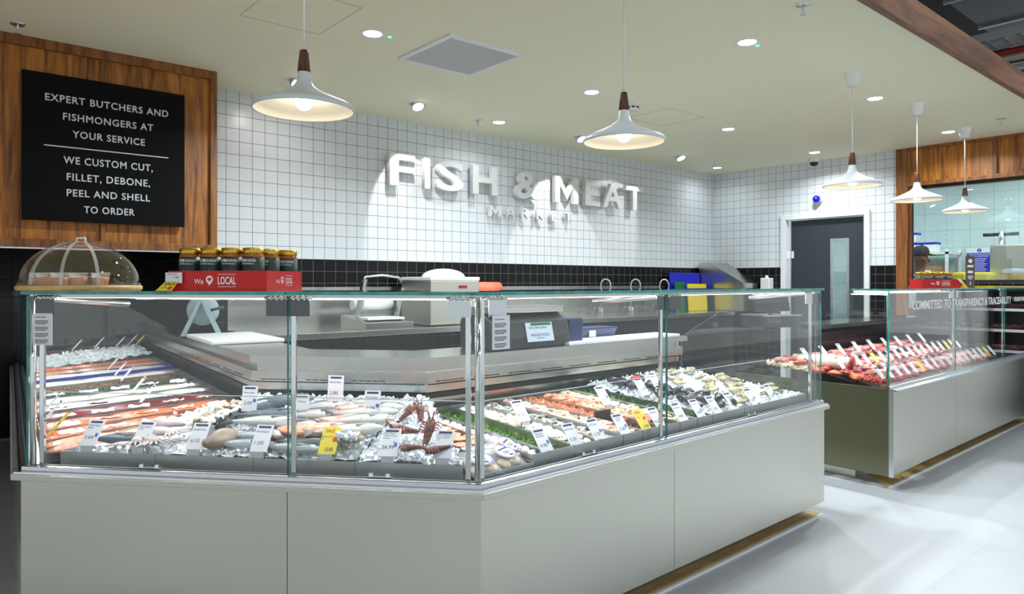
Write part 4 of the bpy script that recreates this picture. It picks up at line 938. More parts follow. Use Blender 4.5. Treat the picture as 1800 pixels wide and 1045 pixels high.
# round pots: pale salmon lids, then white lids
def lathe_me(prof, m, n=24): return MB().lathe(prof, n).mesh('pot', m)
POT = lathe_me([(.0001, 0), (.030, 0), (.034, .028), (.0345, .030)], M['clear'])
LID_S = MB().lathe([(.0345, .027), (.036, .028), (.036, .033), (.034, .034), (.0001, .0345)], 24).mesh('lid', M['salmon_pale'])
LID_W = MB().lathe([(.0345, .027), (.036, .028), (.036, .033), (.034, .034), (.0001, .0345)], 24).mesh('lid', M['white_gloss'])
RING = MB().lathe([(.027, .0348), (.0295, .0352), (.030, .0348)], 24).mesh('lid_print', mat('violet_print', srgb(84, 70, 190), .5))
BAND = MB().box((-.016, -.004, .0346), (.016, .002, .0352)).mesh('lid_print', M['ink'])
def pot(s, t, z, kind, label, grp):
    r = thing('food_pot', label, 'tub', at(AS, s, t, z), rnd.uniform(-.3, .3), grp); link('pot', POT, r); link('lid', LID_S if kind == 's' else LID_W, r)
    if kind == 'w': link('lid_print', RING, r); link('lid_print', BAND, r)
for k, (s, t) in enumerate(((.345, .70), (.30, .63), (.285, .545), (.255, .47), (.34, .61), (.31, .46), (.225, .40), (.28, .39))):
    pot(s-.02, t-.02, zA(t)-.005+.005*(k % 2), 's', 'small round pot with pale salmon coloured lid beside the corner post', 'salmon lidded pots')
for k, (s, t) in enumerate(((.20, .325), (.272, .315), (.165, .255), (.24, .245), (.285, .19))):
    pot(s, t, zA(t)-.005, 'w', 'round pot with white printed lid behind the clear bags', 'white lidded pots')
def pack(s, t, z, deg, label, tilt=18):
    r = thing('food_bag', label, 'bag', at(AS, s, t, z), (R(tilt), 0, FP.ang[AS]+R(deg)), 'clear bags with round white labels')
    bb = MB(); rings = []
    for x, w in ((-.075, .003), (-.07, .012), (-.04, .017), (.02, .018), (.06, .010), (.085, .002)):
        rings.append([(.062*math.cos(a)*(1 if abs(x) < .07 else .95), x+.004*math.sin(5*a), w*math.sin(a)+.014) for a in [2*math.pi*j/16 for j in range(16)]])
    bb.loft(rings); bb.build('film', M['clear'], r)
    for dx, dy in ((-.03, -.035), (.03, -.03), (0, .025)):
        link('fish_cake', FC_ME, r, (dx, dy, .012))
    MB().lathe([(.0001, .0365), (.043, .0355), (.044, .0345)], 32).build('round_label', M['paper'], r)
    MB().lathe([(.0395, .0366), (.041, .0368), (.0425, .0363)], 32).build('label_ring', mat('violet_ring', srgb(92, 76, 196), .5), r)
    MB().box((-.025, .010, .0366), (.025, .018, .0372), M=Matrix.Rotation(.15, 4, 'Z')).build('label_band', M['navy'], r)
    MB().box((-.018, -.006, .0366), (.018, -.003, .0372)).box((-.014, -.014, .0366), (.014, -.011, .0372)).box((.0, -.03, .0366), (.018, -.022, .0372)).build('label_print', M['ink'], r)
FC_ME = blob_mesh('fish_cake', (.052, .052, .018), mat('breaded_cake', srgb(214, 184, 130), .8, noise=.2, scale=60), 3, .06, 14, 8)
pack(.115, .165, .668, -12, 'clear bag with round white label nearest the corner post'); pack(.225, .17, .676, 8, 'clear bag with round white label in front, right of the corner bag', 22); pack(.275, .215, .69, 24, 'clear bag with round label leaning behind the front bag', 28)
def row_items(nm, label, cat, grp, s0, s1, t0, t1, n, meshes, zo=.0, js=.01, tilt=.3, path=None, i=AS, zf=zA, sc=(.9, 1.1), cols=1):
    P_ = path or FP
    for k in range(n):
        t = t0+(t1-t0)*(k+.5)/n+rnd.uniform(-.004, .004); c = k % cols
        s = s0+(s1-s0)*(c+.5)/cols+rnd.uniform(-js, js)
        o = link(nm, meshes[k % len(meshes)], None, tuple(P_.at(i, s, t, zf(t)+zo+rnd.uniform(0, .006))), (rnd.uniform(-tilt, tilt), rnd.uniform(-tilt, tilt), rnd.uniform(0, 6.28)))
        o.scale = (rnd.uniform(*sc),)*3; tag(o, label, cat, grp)
SC = [blob_mesh('scallop', (.034, .034, .024), 'scallop', q, .08, 12, 8) for q in range(3)]
row_items('scallop', 'white scallop in the narrow row left of the parsley', 'scallop', 'scallops left of parsley', .335, .375, .12, .90, 34, SC, .022, .006, cols=2)
heap('parsley', 'chopped green parsley row between two steel walls', 'parsley', AS, [(.41, .11), (.525, .11), (.525, .92), (.41, .92)], lambda s, t: zA(t)+.008, M['parsley'], 900, (.006, .014), .01, leaf=True)
RG = []
for q in range(2):
    mb = MB(); rings = [[((.017+.005*math.cos(b))*math.cos(a), (.015+.005*math.cos(b))*math.sin(a), .007*math.sin(b)) for b in [2*math.pi*j/8 for j in range(8)]] for a in [2*math.pi*j/16 for j in range(17)]]
    mb.loft(rings, caps=False); RG.append(mb.mesh('squid_ring', M['scallop']))
WC = [blob_mesh('white_chunk', (.044, .034, .028), 'whitefish', q, .25, 12, 8) for q in range(3)]
row_items('fish_chunk', 'white fish chunk in the row behind the 5.10 tag', 'fish', 'white fish chunks', .56, .675, .12, .90, 54, WC+[WC[0]], .02, .01, cols=3)
def prawn_mesh(m):
    mb = MB(); pts = []; rr = []
    for k in range(9):
        a = R(-30+k*27); pts.append((.017*math.cos(a), .017*math.sin(a), .004)); rr.append(.0075*(1-.07*k))
    mb.tube(pts, rr, 8); mb.hexa([(.017*math.cos(R(186))-.002, .017*math.sin(R(186)), .002), (-.012, -.014, .002), (-.004, -.016, .002)], [(.017*math.cos(R(186))-.002, .017*math.sin(R(186)), .005), (-.012, -.014, .005), (-.004, -.016, .005)])
    return mb.mesh('prawn', M[m])
PR_G, PR_P = prawn_mesh('prawn_g'), prawn_mesh('prawn_p')
row_items('prawn', 'grey raw prawn in its long steel tray', 'prawn', 'grey raw prawns', .715, .81, .12, .91, 57, [PR_G], .012, .008, cols=3, sc=(1.1, 1.4))
row_items('prawn', 'pink cooked prawn in its long steel tray', 'prawn', 'pink cooked prawns', .85, .94, .12, .91, 66, [PR_P], .016, .006, cols=3, sc=(1.2, 1.5))
heap('small_shrimps', 'tiny orange shrimps heaped at the rear of their tray', 'shrimp', AS, [(.97, .40), (1.08, .40), (1.08, .92), (.97, .92)], lambda s, t: zA(t)+.016, M['shrimp'], 700, (.008, .014), .008)
heap('tuna_dices', 'dark red fish pieces at the front of the shrimp tray', 'fish', AS, [(.97, .11), (1.08, .11), (1.08, .37), (.97, .37)], lambda s, t: zA(t)+.002, M['tuna'], 160, (.014, .026), .006)
MB_ = MB(); MB_.cbox((0, 0, 0), (.11, .006, .06)); tag(MB_.build('tray_divider', M['tray_dk'], None, at(AS, 1.025, .385, .70), (0, 0, FP.ang[AS])), 'dark cross divider in front of the small orange shrimps', 'divider')
def claw_mesh():
    mb = MB(); mb.loft([[(x, y0+w*math.cos(a), .7*w*math.sin(a)) for a in [2*math.pi*j/10 for j in range(10)]] for x, y0, w in ((-.045, 0, .006), (-.03, 0, .016), (-.005, 0, .02), (.02, .004, .014), (.045, .004, .003))])
    mb.loft([[(x, y0+w*math.cos(a), .7*w*math.sin(a)) for a in [2*math.pi*j/8 for j in range(8)]] for x, y0, w in ((.0, -.012, .008), (.02, -.018, .007), (.042, -.010, .002))])
    mb.tube([(-.045, 0, 0), (-.065, .012, 0), (-.085, .006, 0)], [.008, .007, .006], 8); return mb.mesh('crab_claw', M['claw'])
CL = claw_mesh()
row_items('crab_claw', 'orange crab claw in the tray beside the dark red fish', 'crab claw', 'orange crab claws', 1.115, 1.205, .14, .36, 7, [CL], .03, .012, .15, sc=(1.0, 1.25), cols=2)
row_items('crab_claw', 'orange crab claw at the rear of its tray', 'crab claw', 'rear orange crab claws', 1.115, 1.205, .58, .88, 7, [CL], .03, .012, .15, sc=(1.0, 1.25), cols=2)
heap('crab_meat', 'pale crab meat heaped between orange claws', 'crab meat', AS, [(1.105, .37), (1.215, .37), (1.215, .60), (1.105, .60)], lambda s, t: zA(t)+.02, M['crabmeat'], 300, (.01, .02), .012)
SL = [blob_mesh('fish_slice', (.05, .038, .016), 'crabmeat', q, .1, 14, 8) for q in (1, 4)]
row_items('fish_slice', 'cream coloured fish slice in the tray left of the seaweed', 'fish', 'cream fish slices', 1.25, 1.345, .12, .91, 40, SL, .022, .006, .4, cols=2)
heap('seaweed', 'bright green seaweed divider row beside the dark mussels', 'seaweed', AS, [(1.375, .11), (1.48, .11), (1.48, .92), (1.375, .92)], lambda s, t: zA(t)+.018, M['seaweed'], 900, (.008, .018), .012, leaf=True)
heap('crushed_ice', 'crushed ice under the dark mussels', 'ice', AS, [(1.50, .11), (1.775, .11), (1.775, .92), (1.50, .92)], lambda s, t: zA(t)+.022+.035*min(1, t), M['ice'], 650, (.008, .018), .012)
heap('crushed_ice', 'crushed ice under the tan oysters', 'ice', AS, [(1.79, .11), (2.43, .11), (2.43, .92), (1.79, .92)], lambda s, t: zA(t)+.022+.045*min(1, t), M['ice'], 1000, (.008, .018), .012)
def mussel_mesh(q):
    me = blob_mesh('mussel', (.085, .045, .036), 'mussel', q, .14, 14, 8); return me
MU = [mussel_mesh(q) for q in range(3)]
for k in range(42):
    t = rnd.uniform(.14, .80); s = rnd.uniform(1.52, 1.76); z = zA(t)+.052+.035*min(1, t)+.016*rnd.random()
    o = link('mussel', MU[k % 3], None, at(AS, s, t, z), (rnd.uniform(-.5, .5), rnd.uniform(-.5, .5), rnd.uniform(0, 6.28))); tag(o, 'glossy black mussel on ice right of the seaweed', 'mussel', 'black mussels on ice')
OY = [blob_mesh('oyster', (.075, .055, .024), 'oyster', q, .22, 16, 8) for q in range(4)]
for k in range(34):
    t = .14+.74*((k*7+3*(k//9)) % 34)/34+rnd.uniform(-.03, .03); s = 1.83+.55*((k*11+k//5) % 34)/34+rnd.uniform(-.03, .03)
    if s > 2.41: continue
    z = zA(t)+.042+.045*min(1, t)+.008*rnd.random()
    o = link('oyster', OY[k % 4], None, at(AS, s, t, z), (rnd.uniform(-.4, .4), rnd.uniform(-.4, .4), rnd.uniform(0, 6.28))); tag(o, 'tan ridged oyster on ice at the right end of the fish counter', 'oyster', 'oysters on ice')
for s, t, z, p, nm, bd, n in ((.40, .105, .682, '4.90', 'Marinated\nAnchovies', 'dot', 'white price tag 4.90 in front of the parsley'), (.56, .105, .682, '5.20', 'Squid Rings', None, 'white price tag 5.20 in front of white chunks'), (.70, .105, .682, '3.20', 'Raw Prawns', 'dot', 'white price tag in front of the grey prawns'), (.86, .105, .682, '2.20', 'Cooked\nPrawns', 'msc', 'white price tag 2.20 in front of pink prawns'),
        (1.10, .105, .682, '6.31', 'Crab Claws', 'msc', 'white price tag in front of the orange claws, right of the yellow card'), (1.275, .105, .682, '4.00', 'Fish Slices', None, 'white price tag in front of the cream slices'), (1.42, .105, .682, '3.40', 'Samphire', 'msc', 'white price tag in front of the green seaweed'), (1.56, .105, .682, '2.50', 'Mussels', None, 'white price tag with an orange print in front of the mussels'),
        (1.715, .105, .685, '1.25', 'Clams', 'dot', 'white price tag between the mussels and the oysters'), (1.91, .105, .685, '1.50', 'Oysters', 'dot', 'second price tag from the right end of the fish counter'), (2.115, .105, .685, '1.50', 'Oysters', 'dot', 'rightmost price tag of the fish counter')):
    price_tag(AS, s, t, z, n, p, nm, bd, tilt=38)
price_tag(AS, .58, .43, .73, 'white price tag 5.10 standing mid tray behind the corner bags', '5.10', 'Squid', None, tilt=38)
price_tag(AS, 1.13, .44, .735, 'white price tag standing between shrimps and crab meat', '5.10', 'Crab', 'msc', tilt=38)
price_tag(AS, 1.45, .46, .745, 'price tag with a red top above the seaweed', '4.60', 'Samphire', 'msc', tilt=38, style='red')
price_tag(AS, 1.62, .50, .755, 'price tag half hidden behind the right middle post', '2.75', 'Mussels', None, tilt=38)
price_tag(AS, 1.015, .12, .682, 'yellow price card behind the right middle post', '1.99', 'Tuna', style='sale', tilt=38)

# ---- left section: trays running away to the right, seen lengthwise
def zC(t): return .655+.045*(t-.1)
crow = [(3.86, 'salmon_pale', 'pale salmon'), (3.66, 'salmon', 'bright salmon'), (3.44, 'salmon', 'deep orange trout'), (3.19, 'tuna', 'dark red tuna'), (2.94, 'whitefish', 'white hake'), (2.72, 'whitefish', 'pale haddock'), (2.47, None, 'green herbs'), (2.24, None, 'brown crab'), (2.0, 'whitefish', 'pale cod'), (1.62, 'blue', 'blue edged'), (1.38, 'salmon_pale', 'far pink salmon'), (1.12, 'salmon', 'far orange salmon')]
def fillet_mesh(m, L, Wd, H, seed):
    r_ = random.Random(seed); mb = MB(); rings = []
    for k in range(9):
        u = k/8; w = Wd/2*(.62+.38*math.sin(math.pi*min(1, .15+u*.8))); h = H*(.55+.45*math.sin(math.pi*(.1+.75*u)))
        rings.append([(-L/2+L*u, w*math.cos(a), h*max(0, math.sin(a))+.002*math.sin(4*a+k)) for a in [2*math.pi*j/14 for j in range(14)]])
    mb.loft(rings); return mb.mesh('fillet', M[m])
def sheet_mesh(seed):
    r_ = random.Random(seed); mb = MB(); vs = []; fs = []
    for a in range(7):
        for b in range(4): vs.append((-.045+.015*a+r_.uniform(-.004, .004), -.02+.0133*b, .012+r_.uniform(0, .018)*(1 if 0 < b < 3 else .4)))
    for a in range(6):
        for b in range(3): fs.append((a*4+b, (a+1)*4+b, (a+1)*4+b+1, a*4+b+1))
    mb.add(vs, fs, 0, True); return mb.mesh('paper_sheet', M['paper_w'])
SHT = [sheet_mesh(q) for q in range(4)]
for s0, m_, n in crow:
    hi = .46*.93; a, b = s0-.105, s0+.10
    if s0 > 3.8: pl = [(a, .10), (4.003-.428*.10-.035, .10), (4.003-.428*.62-.035, .62), (a, .72)]
    elif s0 > 3.5: pl = [(a, .10), (b, .10), (b, .62), (4.003-.428*.93-.03 if False else min(b, 4.003-.428*.93-.03), .93), (a, .93)]
    else: pl = [(a, .10), (b, .10), (b, .93), (a, .93)]
    hull_tray('display_tray', f'long steel tray of {n} pieces in the left section', fpoly(CS, pl), .635, .696, .738, NC, 'blue_band' if m_ == 'blue' else 'tray', 'long trays in the left section')
    if n == 'green herbs':
        heap('herbs', 'green herb row in the left section', 'herbs', CS, [(a+.01, .11), (b-.01, .11), (b-.01, .92), (a+.01, .92)], lambda s, t: zC(t)+.022, M['seaweed'], 700, (.008, .018), .012, leaf=True); continue
    if n == 'brown crab':
        heap('brown_shrimps', 'brown shrimp row in the left section behind green herbs', 'shrimp', CS, [(a+.01, .11), (b-.01, .11), (b-.01, .92), (a+.01, .92)], lambda s, t: zC(t)+.02, mat('brown_shrimp', srgb(140, 96, 56), .4, noise=.4, scale=60), 600, (.01, .02), .01); continue
    if m_ == 'blue': m_ = 'whitefish'
    me = [fillet_mesh(m_, .30, .17, .036, q+int(s0*10)) for q in range(2)]
    for k, t in enumerate((.25, .50, .76)):
        if s0 > 3.8 and t > .6: continue
        o = link('fish_fillet', me[k % 2], None, at(CS, s0-.01, t, zC(t)+.016), (0, R(-2), FP.ang[CS]+R(90+rnd.uniform(-4, 4))))
        tag(o, f'{n} fillet, {("nearest the front glass", "in the middle of its tray", "at the rear of its tray")[k]} in the left section', 'fish', None)
    if s0 > 2.6:
        for k in range(5):
            t = .2+.15*k
            if s0 > 3.8 and t > .6: continue
            o = link('paper_sheet', SHT[k % 4], None, at(CS, s0-.088, t, zC(t)+.045), (rnd.uniform(-.3, .3), 0, FP.ang[CS]+R(90+rnd.uniform(-10, 10))))
            tag(o, f'white paper sheet over the edge of the {n} tray', 'paper', f'white paper sheets over the {n} tray')
heap('crushed_ice', 'far bed of ice at the end of the left section', 'ice', CS, [(.05, .12), (.95, .12), (.95, .92), (.05, .92)], lambda s, t: zC(t)+.03+.05*t, M['ice'], 700, (.012, .026), .015)
for s, t, z, st, n in ((3.26, .13, .70, 'white', 'white price tag seen edge on by the left post, in front of tuna'), (3.05, .13, .70, 'white', 'white price tag seen edge on by the left post, in front of hake'), (3.655, .13, .70, 'sale', 'yellow price tag seen edge on by the left post'),
        (2.24, .55, .725, 'white', 'slanted price tag above the brown shrimp row'), (2.79, .54, .725, 'white', 'slanted price tag beside the pale haddock'), (3.17, .53, .725, 'white', 'slanted price tag above the dark tuna'), (1.93, .55, .725, 'white', 'slanted price tag above the pale cod row'), (1.55, .55, .725, 'white', 'slanted price tag beside the blue edged tray'),
        (.30, .42, .77, 'white', 'far price tag at the left above the ice bed'), (.28, .58, .78, 'white', 'second far price tag above the ice bed'), (.26, .74, .78, 'white', 'third far price tag above the ice bed'), (.34, .88, .79, 'sale', 'far yellow price tag above the ice bed'), (.22, .84, .79, 'white', 'rightmost far price tag above the ice bed')):
    price_tag(CS, s, t, z, n, None, None, None, tilt=40, style=st)

# ---- meat counter
M.update(beef=mat('raw_beef', srgb(176, 46, 52), .3, scale=28, var=(srgb(140, 26, 34), srgb(206, 92, 92))), pork=mat('raw_pork', srgb(232, 150, 140), .3, scale=26, var=(srgb(216, 112, 108), srgb(246, 196, 186))),
         chick=mat('raw_chicken', srgb(244, 196, 170), .3, noise=.1, scale=20), mince=mat('mince', srgb(190, 84, 78), .5, noise=.3, scale=120, bump=.8, bscale=120), fat=mat('pork_fat', srgb(246, 222, 206), .4, noise=.06, scale=12), marin=mat('orange_marinade', srgb(206, 92, 40), .35, noise=.35, scale=40))
def zM(t): return .637+.075*(t-.1)
ST = {k: [blob_mesh('meat', (.125, .10, .042), k, q, .14, 16, 8) for q in range(2)] for k in ('beef', 'pork', 'chick', 'marin')}
SAU = []
for q in range(2):
    mb = MB(); mb.tube([(-.06, 0, 0), (-.055, .002, 0), (-.02, .006, 0), (.03, .006, 0), (.057, 0, 0), (.062, -.002, 0)], [.004, .014, .016, .016, .013, .003], 10); SAU.append(mb.mesh('sausage', M['pork' if q else 'mince']))
cols_ = ['marin', 'beef', 'beef', 'pork', 'chick', 'pork', 'beef', 'pork', 'sau', 'beef', 'beef', 'pork', 'chick', 'beef', 'sau', 'pork', 'beef', 'beef']
for c, k in enumerate(cols_):
    s = .16+.142*c
    if s > 2.72: break
    for j in range(6):
        t = .16+.135*j
        if c < 3 and j == 0: continue
        if k == 'sau' or (c in (3, 4) and j < 2): me = SAU[j % 2]; nm, lb, ct = 'sausage', 'pale sausage on display behind the meat counter glass', 'sausage'
        else:
            kk = ('beef', 'pork')[(c+j) % 2] if (j == 5) else k
            me = ST[kk][j % 2]; nm = 'meat_cut'; lb, ct = {'beef': ('dark red beef cut in the meat display', 'meat'), 'pork': ('pink pork cut in the meat display', 'meat'), 'chick': ('pale chicken piece in the meat display', 'meat'), 'marin': ('orange marinated meat piece by the end glass', 'meat')}[kk]
        o = link(nm, me, None, tuple(MP.at(1, s+rnd.uniform(-.012, .012), t+rnd.uniform(-.01, .01), zM(t)+.03+.03*(j > 3))), (rnd.uniform(-.2, .35), rnd.uniform(-.2, .2), rnd.uniform(-.4, .4)+(1.57 if nm == 'sausage' else 0)))
        tag(o, lb, ct, lb.replace(' in the meat display', 's').replace('behind the meat counter glass', 'group'))
def mheap(name, label, cat, poly, hf, m, n, chip, amp, leaf=False):
    global FP
    keep = FP; FP = MP
    try: return heap(name, label, cat, 1, poly, hf, m, n, chip, amp, leaf=leaf)
    finally: FP = keep
mheap('minced_meat', 'coarse mince at the front left corner of the meat counter', 'mince', [(.10, .10), (.50, .10), (.50, .25), (.10, .25)], lambda s, t: zM(t)+.03, M['mince'], 500, (.01, .02), .012)
mheap('chopped_herbs', 'green herbs sprinkled over the coarse mince', 'herbs', [(.22, .16), (.42, .16), (.42, .24), (.22, .24)], lambda s, t: zM(t)+.04, M['parsley'], 160, (.006, .014), .01, True)
mheap('potato_salad', 'pale creamy heap at the rear left of the meat counter', 'salad', [(.10, .62), (.30, .62), (.30, .92), (.10, .92)], lambda s, t: zM(t)+.03, M['crabmeat'], 260, (.014, .026), .015)
t_ = thing('pork_joint', 'large rolled joint with white fat seen through the end glass', 'meat', tuple(MP.at(1, .34, .60, zM(.6)+.075)), MP.ang[1]+R(95))
mb = MB(); mb.loft([[(x, w*math.cos(a), .8*w*math.sin(a)) for a in [2*math.pi*j/16 for j in range(16)]] for x, w in ((-.19, .02), (-.18, .05), (-.08, .062), (.06, .062), (.17, .05), (.185, .02))]); mb.build('joint', M['fat'], t_)
mb = MB(); [mb.tube([(x, .064*math.cos(a), .053*math.sin(a)) for a in [2*math.pi*j/16 for j in range(17)]], .002, 6) for x in (-.12, -.06, 0, .06, .12)]; mb.build('string', M['paper'], t_)
mb = MB(); mb.lathe([(.0001, 0), (.05, 0), (.052, .012), (.0001, .014)], 16, M=Matrix.Translation((-.192, 0, 0)) @ Matrix.Rotation(R(-90), 4, 'Y') ); mb.build('lean_end', M['beef'], t_)
k = 0
for c in range(18):
    for t, z in ((.115, .682), (.40, .725), (.66, .765)):
        s = .17+.145*c+(.05 if t > .3 else 0)+(.03 if t > .6 else 0)
        if s > 2.7 or (t > .6 and c % 2): continue
        k += 1; col = 'yellow' if (c*3+int(t*10)) % 11 == 5 else 'white'
        pos = f'{["front row", "middle row", "rear row"][[.115, .40, .66].index(t)]}'
        dist = 'nearest the end glass' if c == 0 else f'{("", "second", "third", "fourth", "fifth", "sixth", "seventh", "eighth", "ninth", "tenth", "eleventh", "twelfth", "thirteenth", "fourteenth", "fifteenth", "sixteenth", "seventeenth", "eighteenth")[c // (2 if t > .6 else 1)] or "next"} from the end glass'
        price_tag(1, s, t, z, f'{col} price tag in the {pos} of the meat counter, {dist}', None, None, None, tilt=38, style='sale0' if col == 'yellow' else 'white', path=MP, sc=.95, group='price tags in the meat counter')
# ------------------------------------------------------------------ things standing on the glass tops
M.update(amber=mat('amber_sauce', srgb(170, 96, 20), .15, noise=.2, scale=40), gold=mat('gold_lid', srgb(206, 168, 70), .25, 1), jar_label=mat('dark_green_label', srgb(16, 52, 44), .5), orange_print=mat('orange_print', srgb(220, 96, 40), .5),
         card_brown=mat('cardboard', srgb(168, 130, 88), .8, noise=.1), blue_pl=mat('blue_plastic', srgb(24, 30, 190), .35), yellow_pl=mat('yellow_plastic', srgb(232, 206, 20), .4), green_pl=mat('green_plastic', srgb(20, 110, 50), .4), white_pl=mat('white_plastic', srgb(236, 238, 234), .4),
         rubber=mat('dark_grey_plastic', srgb(38, 42, 46), .4), greyblue=mat('grey_enamel', srgb(150, 168, 172), .4), skin=mat('skin', srgb(96, 62, 46), .5), cloth=mat('white_cloth', srgb(214, 222, 226), .8, bump=.4, bscale=14), apron=mat('dark_apron', srgb(28, 34, 44), .8), navy_pl=mat('navy_plastic', srgb(24, 40, 84), .3), pinkroll=mat('pink_roll', srgb(250, 130, 100), .5))
def wrap(me, r, z=0):                               # bend a flat XY mesh onto an upright cylinder facing -Y
    for v in me.vertices:
        a = v.co.x/r; rr = r+v.co.z; y = v.co.y; v.co = (rr*math.sin(a), -rr*math.cos(a), y+z)
    return me
JL1 = wrap(fit_text('GYMKHANA', .062, .012, M['white_txt'], off=.004, space=1.08, ext=.0002), .0385, .105); JL2 = wrap(fit_text('BUTTER MASALA', .052, .005, M['white_txt'], ext=.0002), .0385, .093)
mb = MB()
for a in range(4):
    mb.add([Matrix.Rotation(R(45+90*a), 4, 'Z') @ Vector(p) for p in ((0, 0, .0003), (.0035, .006, .0003), (.0015, .014, .0003), (-.0015, .014, .0003), (-.0035, .006, .0003))], [(0, 1, 2, 3, 4)])
JL3 = wrap(mb.mesh('label_ornament', M['orange_print']), .0385, .06)
JB = MB().lathe([(.0001, 0), (.034, 0), (.037, .004), (.037, .118), (.034, .128), (.032, .132), (.0001, .132)], 28).mesh('jar_body', M['amber'])
JLAB = MB().lathe([(.0374, .012), (.0380, .012), (.0380, .118), (.0374, .118)], 28).mesh('jar_label', M['jar_label'])
JLID = MB().lathe([(.036, .130), (.0365, .131), (.0365, .148), (.034, .150), (.0001, .150)], 28).mesh('jar_lid', M['gold'])
def jar(loc, rz, label, grp, sc=1):
    r = thing('sauce_jar', label, 'jar', loc, rz, grp); r.scale = (sc,)*3
    for n, me in (('jar_body', JB), ('jar_lid', JLID)): link(n, me, r)
    l = link('jar_label', JLAB, r)
    for me in (JL1, JL2, JL3): link('label_print', me, l)
    return r
def pin(w):                                         # map pin with a heart hole
    mb = MB(); o = [(w*.5*math.sin(a), w*.5*math.cos(a)) for a in [R(-120+240*k/20) for k in range(21)]]+[(0, -w*.82)]
    h = []
    for k in range(24):
        t = 2*math.pi*k/24; h.append((w*.019*16*math.sin(t)**3, w*.019*(13*math.cos(t)-5*math.cos(2*t)-2*math.cos(3*t)-math.cos(4*t))))
    mb.add([(x, y, 0) for x, y in o], [tuple(range(len(o)))[::-1]], 0); mb.add([(x, y, .0004) for x, y in h], [tuple(range(24))[::-1]], 1)
    return mb.mesh('pin_mark', [M['white_txt'], M['red']], fix=True)
def carton(loc, rz, w, d, h, label, sc=1):
    r = thing('display_carton', label, 'carton', loc, rz)
    mb = MB(); t = .003
    mb.box((-w/2, -d/2, 0), (w/2, d/2, t)); mb.box((-w/2, -d/2, t), (w/2, -d/2+t, h)); mb.box((-w/2, d/2-t, t), (w/2, d/2, h)); mb.box((-w/2, -d/2+t, t), (-w/2+t, d/2-t, h)); mb.box((w/2-t, -d/2+t, t), (w/2, d/2-t, h))
    mb.build('carton_body', M['red'], r)
    def art(cx, cy, rot, k):
        E = (R(90), 0, rot); c, s_ = math.cos(rot), math.sin(rot); pos = lambda u, zz: (cx+u*c, cy+u*s_, h*.52+zz)
        link('lettering', fit_text('We', .034*k, .018*k, M['white_txt'], off=.01), r, pos(-.068*k, -.003), E)
        link('pin_mark', pin(.026*k), r, pos(-.028*k, .004), E)
        link('lettering', fit_text('LOCAL', .066*k, .027*k, M['white_txt'], off=.02), r, pos(.036*k, 0), E)
        m = MB(); m.cbox((0, .021*k, 0), (.066*k, .0015, .0004)); m.cbox((0, -.021*k, 0), (.066*k, .0015, .0004)); m.build('lettering_rules', M['white_txt'], r, pos(.036*k, 0), E)
    art(.0, -d/2-.0006, 0, h/.07); art(w/2+.0006, 0, R(90), h/.085)
    return r
ZG = 1.2915
pc = FP.at(BS, .762, .20, ZG); carton(tuple(pc), FP.ang[BS], .372, .28, .072, 'red display carton of sauce jars on the near glass counter top')
for k in range(4):
    p = FP.at(BS, .632+.081*k, .105, ZG+.004); jar(tuple(p), FP.ang[BS]+R(rnd.uniform(-10, 10)), 'amber sauce jar with gold lid in the front row of the near red carton', 'front row jars in the near carton')
for k in range(4):
    p = FP.at(BS, .645+.08*k, .20, ZG+.004); jar(tuple(p), FP.ang[BS]+R(rnd.uniform(-25, 10)), 'sauce jar in the second row of the near red carton', 'second row jars in the near carton')
for k in range(2):
    p = FP.at(BS, .82+.09*k, .295, ZG+.004); jar(tuple(p), FP.ang[BS]+R(15), 'sauce jar at the rear right of the near red carton', 'rear jars in the near carton')
t = thing('sale_label', 'yellow SALE label under a white price slip on the red carton', 'label', tuple(FP.at(BS, .598, .055, ZG)), FP.ang[BS])
mb = MB(); mb.box((-.028, -.004, .028), (.036, -.0025, .066)); c = mb.build('price_slip', M['paper'], t)
link('lettering', fit_text('7.99', .018, .009, M['ink']), c, (.014, -.0045, .048), (R(90), 0, 0)); link('lettering', fit_text('BUTTER MASALA', .04, .004, M['ink']), c, (-.002, -.0045, .060), (R(90), 0, 0))
mb = MB(); mb.hexa([(-.040, -.040, .001), (.020, -.040, .001), (.022, -.004, .034), (-.026, -.004, .034)], [(-.040, -.041, .002), (.020, -.041, .002), (.022, -.0055, .035), (-.026, -.0055, .035)]); c = mb.build('yellow_flap', M['yellow'], t, fix=True)
tl = math.atan2(.034, .036)
link('lettering', fit_text('SALE', .040, .014, M['ink'], off=.015), c, (-.002, -.0165, .0258), (tl, 0, 0)); link('lettering', fit_text('6.39', .018, .008, M['ink']), c, (-.016, -.0305, .0130), (tl, 0, 0))
MB().lathe([(.0001, 0), (.009, 0)], 20).build('red_spot', M['red_dot'], c, (.008, -.0325, .0112), (tl, 0, 0))
